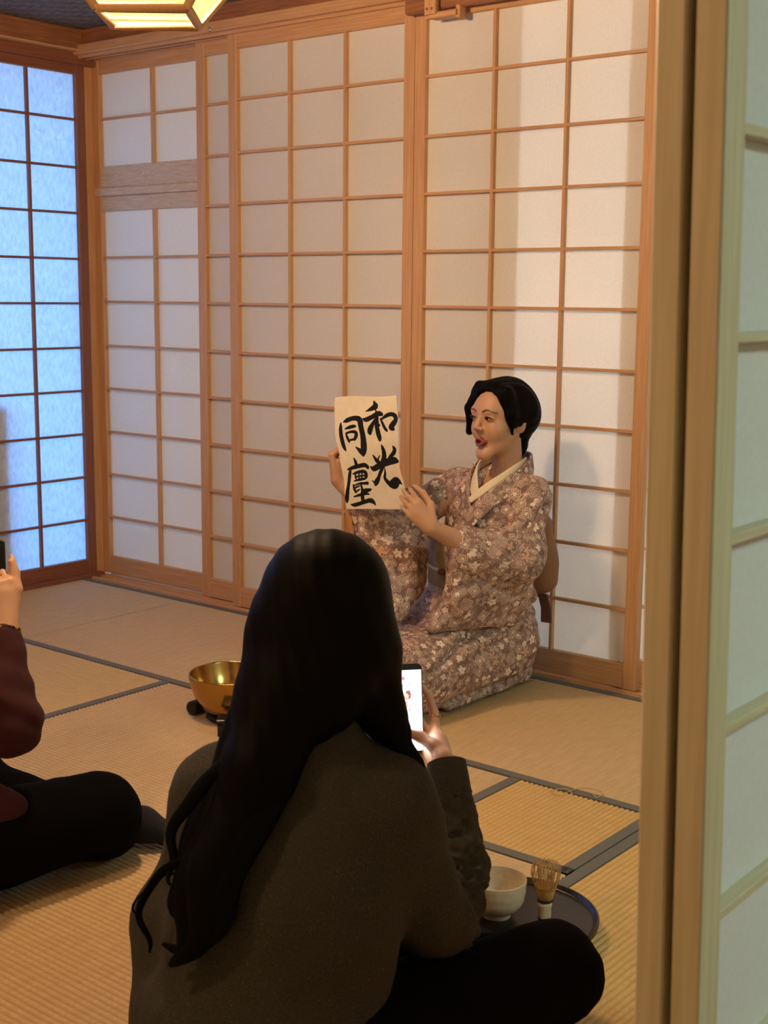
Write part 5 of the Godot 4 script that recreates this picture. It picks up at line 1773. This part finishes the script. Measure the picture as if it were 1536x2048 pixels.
	lock(hm, [Vector3(3.400, 0.680, 2.212), Vector3(3.424, 0.600, 2.210), Vector3(3.462, 0.550, 2.206), Vector3(3.490, 0.508, 2.204)], [0.026, 0.030, 0.022, 0.006])
	# loose curling strands
	lock(hm, [Vector3(3.330, 0.565, 2.450), Vector3(3.300, 0.520, 2.495), Vector3(3.284, 0.470, 2.525), Vector3(3.290, 0.425, 2.545), Vector3(3.312, 0.395, 2.555)], [0.012, 0.012, 0.009, 0.006, 0.002])
	lock(hm, [Vector3(3.320, 0.430, 2.535), Vector3(3.290, 0.412, 2.552), Vector3(3.272, 0.388, 2.567), Vector3(3.267, 0.344, 2.580), Vector3(3.275, 0.307, 2.581), Vector3(3.290, 0.289, 2.574)], [0.009, 0.008, 0.007, 0.0055, 0.004, 0.0015])
	lock(hm, [Vector3(3.310, 0.410, 2.545), Vector3(3.280, 0.398, 2.552), Vector3(3.257, 0.376, 2.569), Vector3(3.252, 0.346, 2.578), Vector3(3.256, 0.324, 2.579)], [0.003, 0.003, 0.0025, 0.0018, 0.0008])
	lock(hm, [Vector3(3.247, 0.750, 2.315), Vector3(3.260, 0.677, 2.350), Vector3(3.282, 0.629, 2.374), Vector3(3.289, 0.601, 2.391)], [0.004, 0.003, 0.0025, 0.001])


func lock(parent: Node3D, pts: Array, radii: Array) -> void:
	var c := curve(pts, 7)
	for k in c.size():
		var t := float(k) / c.size()
		c[k] += Vector3(0.62, 0.0, -0.5) * 0.011 * t * sin(t * 15.0 + radii[0] * 300.0)
	var b := Buf.new()
	b.tube(c, ramp(radii, c.size()), ramp(radii.map(func(r: float) -> float: return r * 0.55), c.size()), 12, Vector3(0.78, 0.0, -0.62))
	wput("lock", b, M.hair, parent)


# dark olive wool with pale flecks
func wool_texture() -> ImageTexture:
	var s := 512
	var r := RandomNumberGenerator.new()
	r.seed = 31
	var im := Image.create(s, s, false, Image.FORMAT_RGB8)
	var f := FastNoiseLite.new()
	f.seed = 17; f.frequency = 0.12; f.fractal_octaves = 3
	for y in s:
		for x in s:
			var e := 1.0 + 0.30 * f.get_noise_2d(x, y)
			im.set_pixel(x, y, Color(0.205 * e, 0.190 * e, 0.145 * e))
	for k in 520:
		var p := Vector2(r.randf() * s, r.randf() * s)
		var a := r.randf() * TAU
		var c := Color(0.42, 0.40, 0.34) if k % 3 else Color(0.11, 0.10, 0.08)
		for q in r.randi_range(1, 6):
			im.set_pixel(posmod(int(p.x), s), posmod(int(p.y), s), c)
			p += Vector2(cos(a), sin(a))
	return ImageTexture.create_from_image(im)


func maroon_visitor() -> void:
	var o := thing("person", Vector3(2.25, 0.0, 2.36), "visitor in a maroon sweater and black trousers at the left edge, raising a phone", "person")
	var wave := FastNoiseLite.new()
	wave.seed = 29; wave.frequency = 8.0; wave.fractal_octaves = 3
	var g := Field.new(Vector3(1.92, 0.04, 2.02), Vector3(2.58, 0.72, 2.72), 0.010)
	g.ell(Vector3(2.225, 0.190, 2.480), Vector3(0.175, 0.130, 0.135), 0.03)
	g.ell(Vector3(2.215, 0.400, 2.430), Vector3(0.165, 0.180, 0.118), 0.06)
	g.cap(Vector3(2.075, 0.560, 2.400), Vector3(2.330, 0.560, 2.350), 0.062, 0.062, 0.06)
	g.cap(Vector3(2.205, 0.600, 2.385), Vector3(2.215, 0.650, 2.370), 0.062, 0.054, 0.04)
	g.cap(Vector3(2.335, 0.560, 2.350), Vector3(2.448, 0.372, 2.225), 0.062, 0.064, 0.04)
	g.cap(Vector3(2.448, 0.372, 2.225), Vector3(2.380, 0.530, 2.185), 0.060, 0.040, 0.03)
	g.cap(Vector3(2.070, 0.555, 2.400), Vector3(2.030, 0.370, 2.300), 0.060, 0.056, 0.04)
	g.cap(Vector3(2.030, 0.370, 2.300), Vector3(2.160, 0.520, 2.180), 0.052, 0.038, 0.03)
	# hem falling over the hip
	g.sheet(Vector3(2.340, 0.330, 2.400), Vector3(2.462, 0.200, 2.240), Vector3(2.455, 0.130, 2.420), 0.034, 0.05)
	var knit := func(p: Vector3, _n: Vector3) -> float:
		return wave.get_noise_3d(p.x, p.y, p.z) * 0.006 + (0.004 * sin((p.y + (2.22 - p.z) * 0.6) * 95.0) * clampf(1.0 - absf(p.y - 0.42) * 8.0, 0.0, 1.0) if p.x > 2.36 else 0.0)
	var b := Buf.new()
	g.into(b, Transform3D.IDENTITY, knit)
	wput("sweater", b, tri_mat(noise_tex(95, 0.15, [[0.0, rgb(50, 9, 15)], [1.0, rgb(64, 13, 20)]], 3, 256), Vector3(6, 6, 6), 0.95), o)
	g = Field.new(Vector3(1.86, 0.0, 1.80), Vector3(2.62, 0.30, 2.70), 0.010)
	g.ell(Vector3(2.225, 0.120, 2.480), Vector3(0.185, 0.115, 0.145), 0.04)
	g.cap(Vector3(2.395, 0.125, 2.450), Vector3(2.455, 0.118, 2.010), 0.112, 0.090, 0.05)
	g.cap(Vector3(2.465, 0.080, 2.000), Vector3(2.200, 0.060, 2.060), 0.070, 0.050, 0.04)
	g.cap(Vector3(2.130, 0.120, 2.450), Vector3(1.970, 0.110, 2.030), 0.105, 0.080, 0.05)
	g.cap(Vector3(1.970, 0.080, 2.020), Vector3(2.240, 0.055, 1.960), 0.068, 0.046, 0.04)
	g.plane(Vector3(0, 0.002, 0), Vector3(0, -1, 0))
	b = Buf.new()
	g.into(b, Transform3D.IDENTITY, func(p: Vector3, _n: Vector3) -> float: return wave.get_noise_3d(p.x * 0.7, p.y, p.z * 0.7) * 0.005)
	wput("trousers", b, M.jersey, o)
	g = Field.new(Vector3(2.28, 0.0, 1.74), Vector3(2.60, 0.16, 2.04), 0.008)
	g.cap(Vector3(2.330, 0.050, 1.960), Vector3(2.460, 0.052, 1.890), 0.040, 0.040, 0.02)
	g.cap(Vector3(2.460, 0.048, 1.890), Vector3(2.520, 0.034, 1.860), 0.036, 0.026, 0.02)
	g.plane(Vector3(0, 0.002, 0), Vector3(0, -1, 0))
	b = Buf.new()
	g.into(b)
	wput("sock", b, mat(rgb(26, 23, 24), 0.95), o)
	var xf := frame(Vector3(2.225, 0.810, 2.330), Vector3(0.10, -0.02, -0.99))
	var body := Buf.new()
	head(body, xf, 0.005, false)
	g = Field.new(Vector3(1.96, 0.06, 2.14), Vector3(2.52, 0.70, 2.60), 0.018)
	g.cap(Vector3(2.22, 0.15, 2.47), Vector3(2.21, 0.50, 2.40), 0.09, 0.08, 0.05)
	g.cap(Vector3(2.09, 0.555, 2.40), Vector3(2.32, 0.555, 2.35), 0.042, 0.042, 0.05)
	g.cap(Vector3(2.21, 0.56, 2.39), Vector3(2.22, 0.65, 2.36), 0.05, 0.046, 0.04)
	g.cap(Vector3(2.33, 0.555, 2.35), Vector3(2.445, 0.375, 2.226), 0.038, 0.038, 0.03)
	g.cap(Vector3(2.07, 0.555, 2.40), Vector3(2.03, 0.375, 2.30), 0.038, 0.036, 0.03)
	g.into(body, Transform3D.IDENTITY, null, skin_paint)
	g = Field.new(Vector3(2.24, 0.46, 2.05), Vector3(2.46, 0.74, 2.27), 0.0038)
	var w := Vector3(2.364, 0.565, 2.168)
	g.cap(Vector3(2.392, 0.500, 2.195), w, 0.033, 0.026, 0.015)
	hand(g, w, Vector3(-0.30, 0.92, -0.20), Vector3(0.75, 0.22, 0.10), Vector3(0.30, 0.1, -0.70), [[0.10, 0.25, 0.2], [0.75, 0.9, 0.5], [0.8, 0.9, 0.5], [0.8, 0.9, 0.5]], [Vector3(2.362, 0.585, 2.150), Vector3(2.352, 0.625, 2.128), Vector3(2.335, 0.655, 2.120), Vector3(2.326, 0.680, 2.122)], 0.95)
	g.into(body, Transform3D.IDENTITY, null, skin_paint)
	g = Field.new(Vector3(2.08, 0.44, 2.04), Vector3(2.36, 0.70, 2.24), 0.005)
	w = Vector3(2.178, 0.548, 2.160)
	g.cap(Vector3(2.158, 0.515, 2.185), w, 0.030, 0.024, 0.015)
	hand(g, w, Vector3(0.62, 0.55, -0.30), Vector3(-0.4, 0.2, -0.7), Vector3(-0.3, 0.7, 0.1), [[0.5, 0.6, 0.4], [0.5, 0.6, 0.4], [0.5, 0.6, 0.4], [0.5, 0.6, 0.4]], [Vector3(2.19, 0.565, 2.158), Vector3(2.215, 0.605, 2.165), Vector3(2.240, 0.622, 2.170)], 0.92)
	g.into(body, Transform3D.IDENTITY, null, skin_paint)
	wput("body", body, M.skin, o)
	g = Field.new(Vector3(2.08, 0.58, 2.20), Vector3(2.37, 0.96, 2.52), 0.009)
	g.ell(xf * Vector3(0, 0.040, -0.025), Vector3(0.086, 0.095, 0.102), 0.02, xf.basis)
	g.ell(xf * Vector3(0, -0.040, -0.060), Vector3(0.084, 0.110, 0.070), 0.04, xf.basis)
	g.ell(xf * Vector3(0, -0.035, 0.100), Vector3(0.066, 0.100, 0.066), 0.010, xf.basis, true)
	b = Buf.new()
	g.into(b)
	wput("hair", b, mat(rgb(40, 26, 19), 0.5), o)
	# bracelet on the raised wrist
	var br := thing("bracelet", Vector3(2.372, 0.548, 2.175), "dark beaded bracelet on the wrist at the left edge", "bracelet")
	var d := (Vector3(2.364, 0.565, 2.168) - Vector3(2.392, 0.500, 2.195)).normalized()
	var c := Vector3(2.372, 0.547, 2.176)
	br.position = c
	var u := d.cross(Vector3.UP).normalized()
	var vv := d.cross(u)
	for k in 22:
		var bd := Buf.new()
		var p := c + (u * cos(TAU * k / 22.0) + vv * sin(TAU * k / 22.0)) * 0.031
		bd.lathe(PackedVector2Array([Vector2(0.0, -0.0042), Vector2(0.003, -0.003), Vector2(0.0042, 0.0), Vector2(0.003, 0.003), Vector2(0.0, 0.0042)]), p, 10)
		wput("bead", bd, M.brass if k % 4 == 0 else M.iron, br)
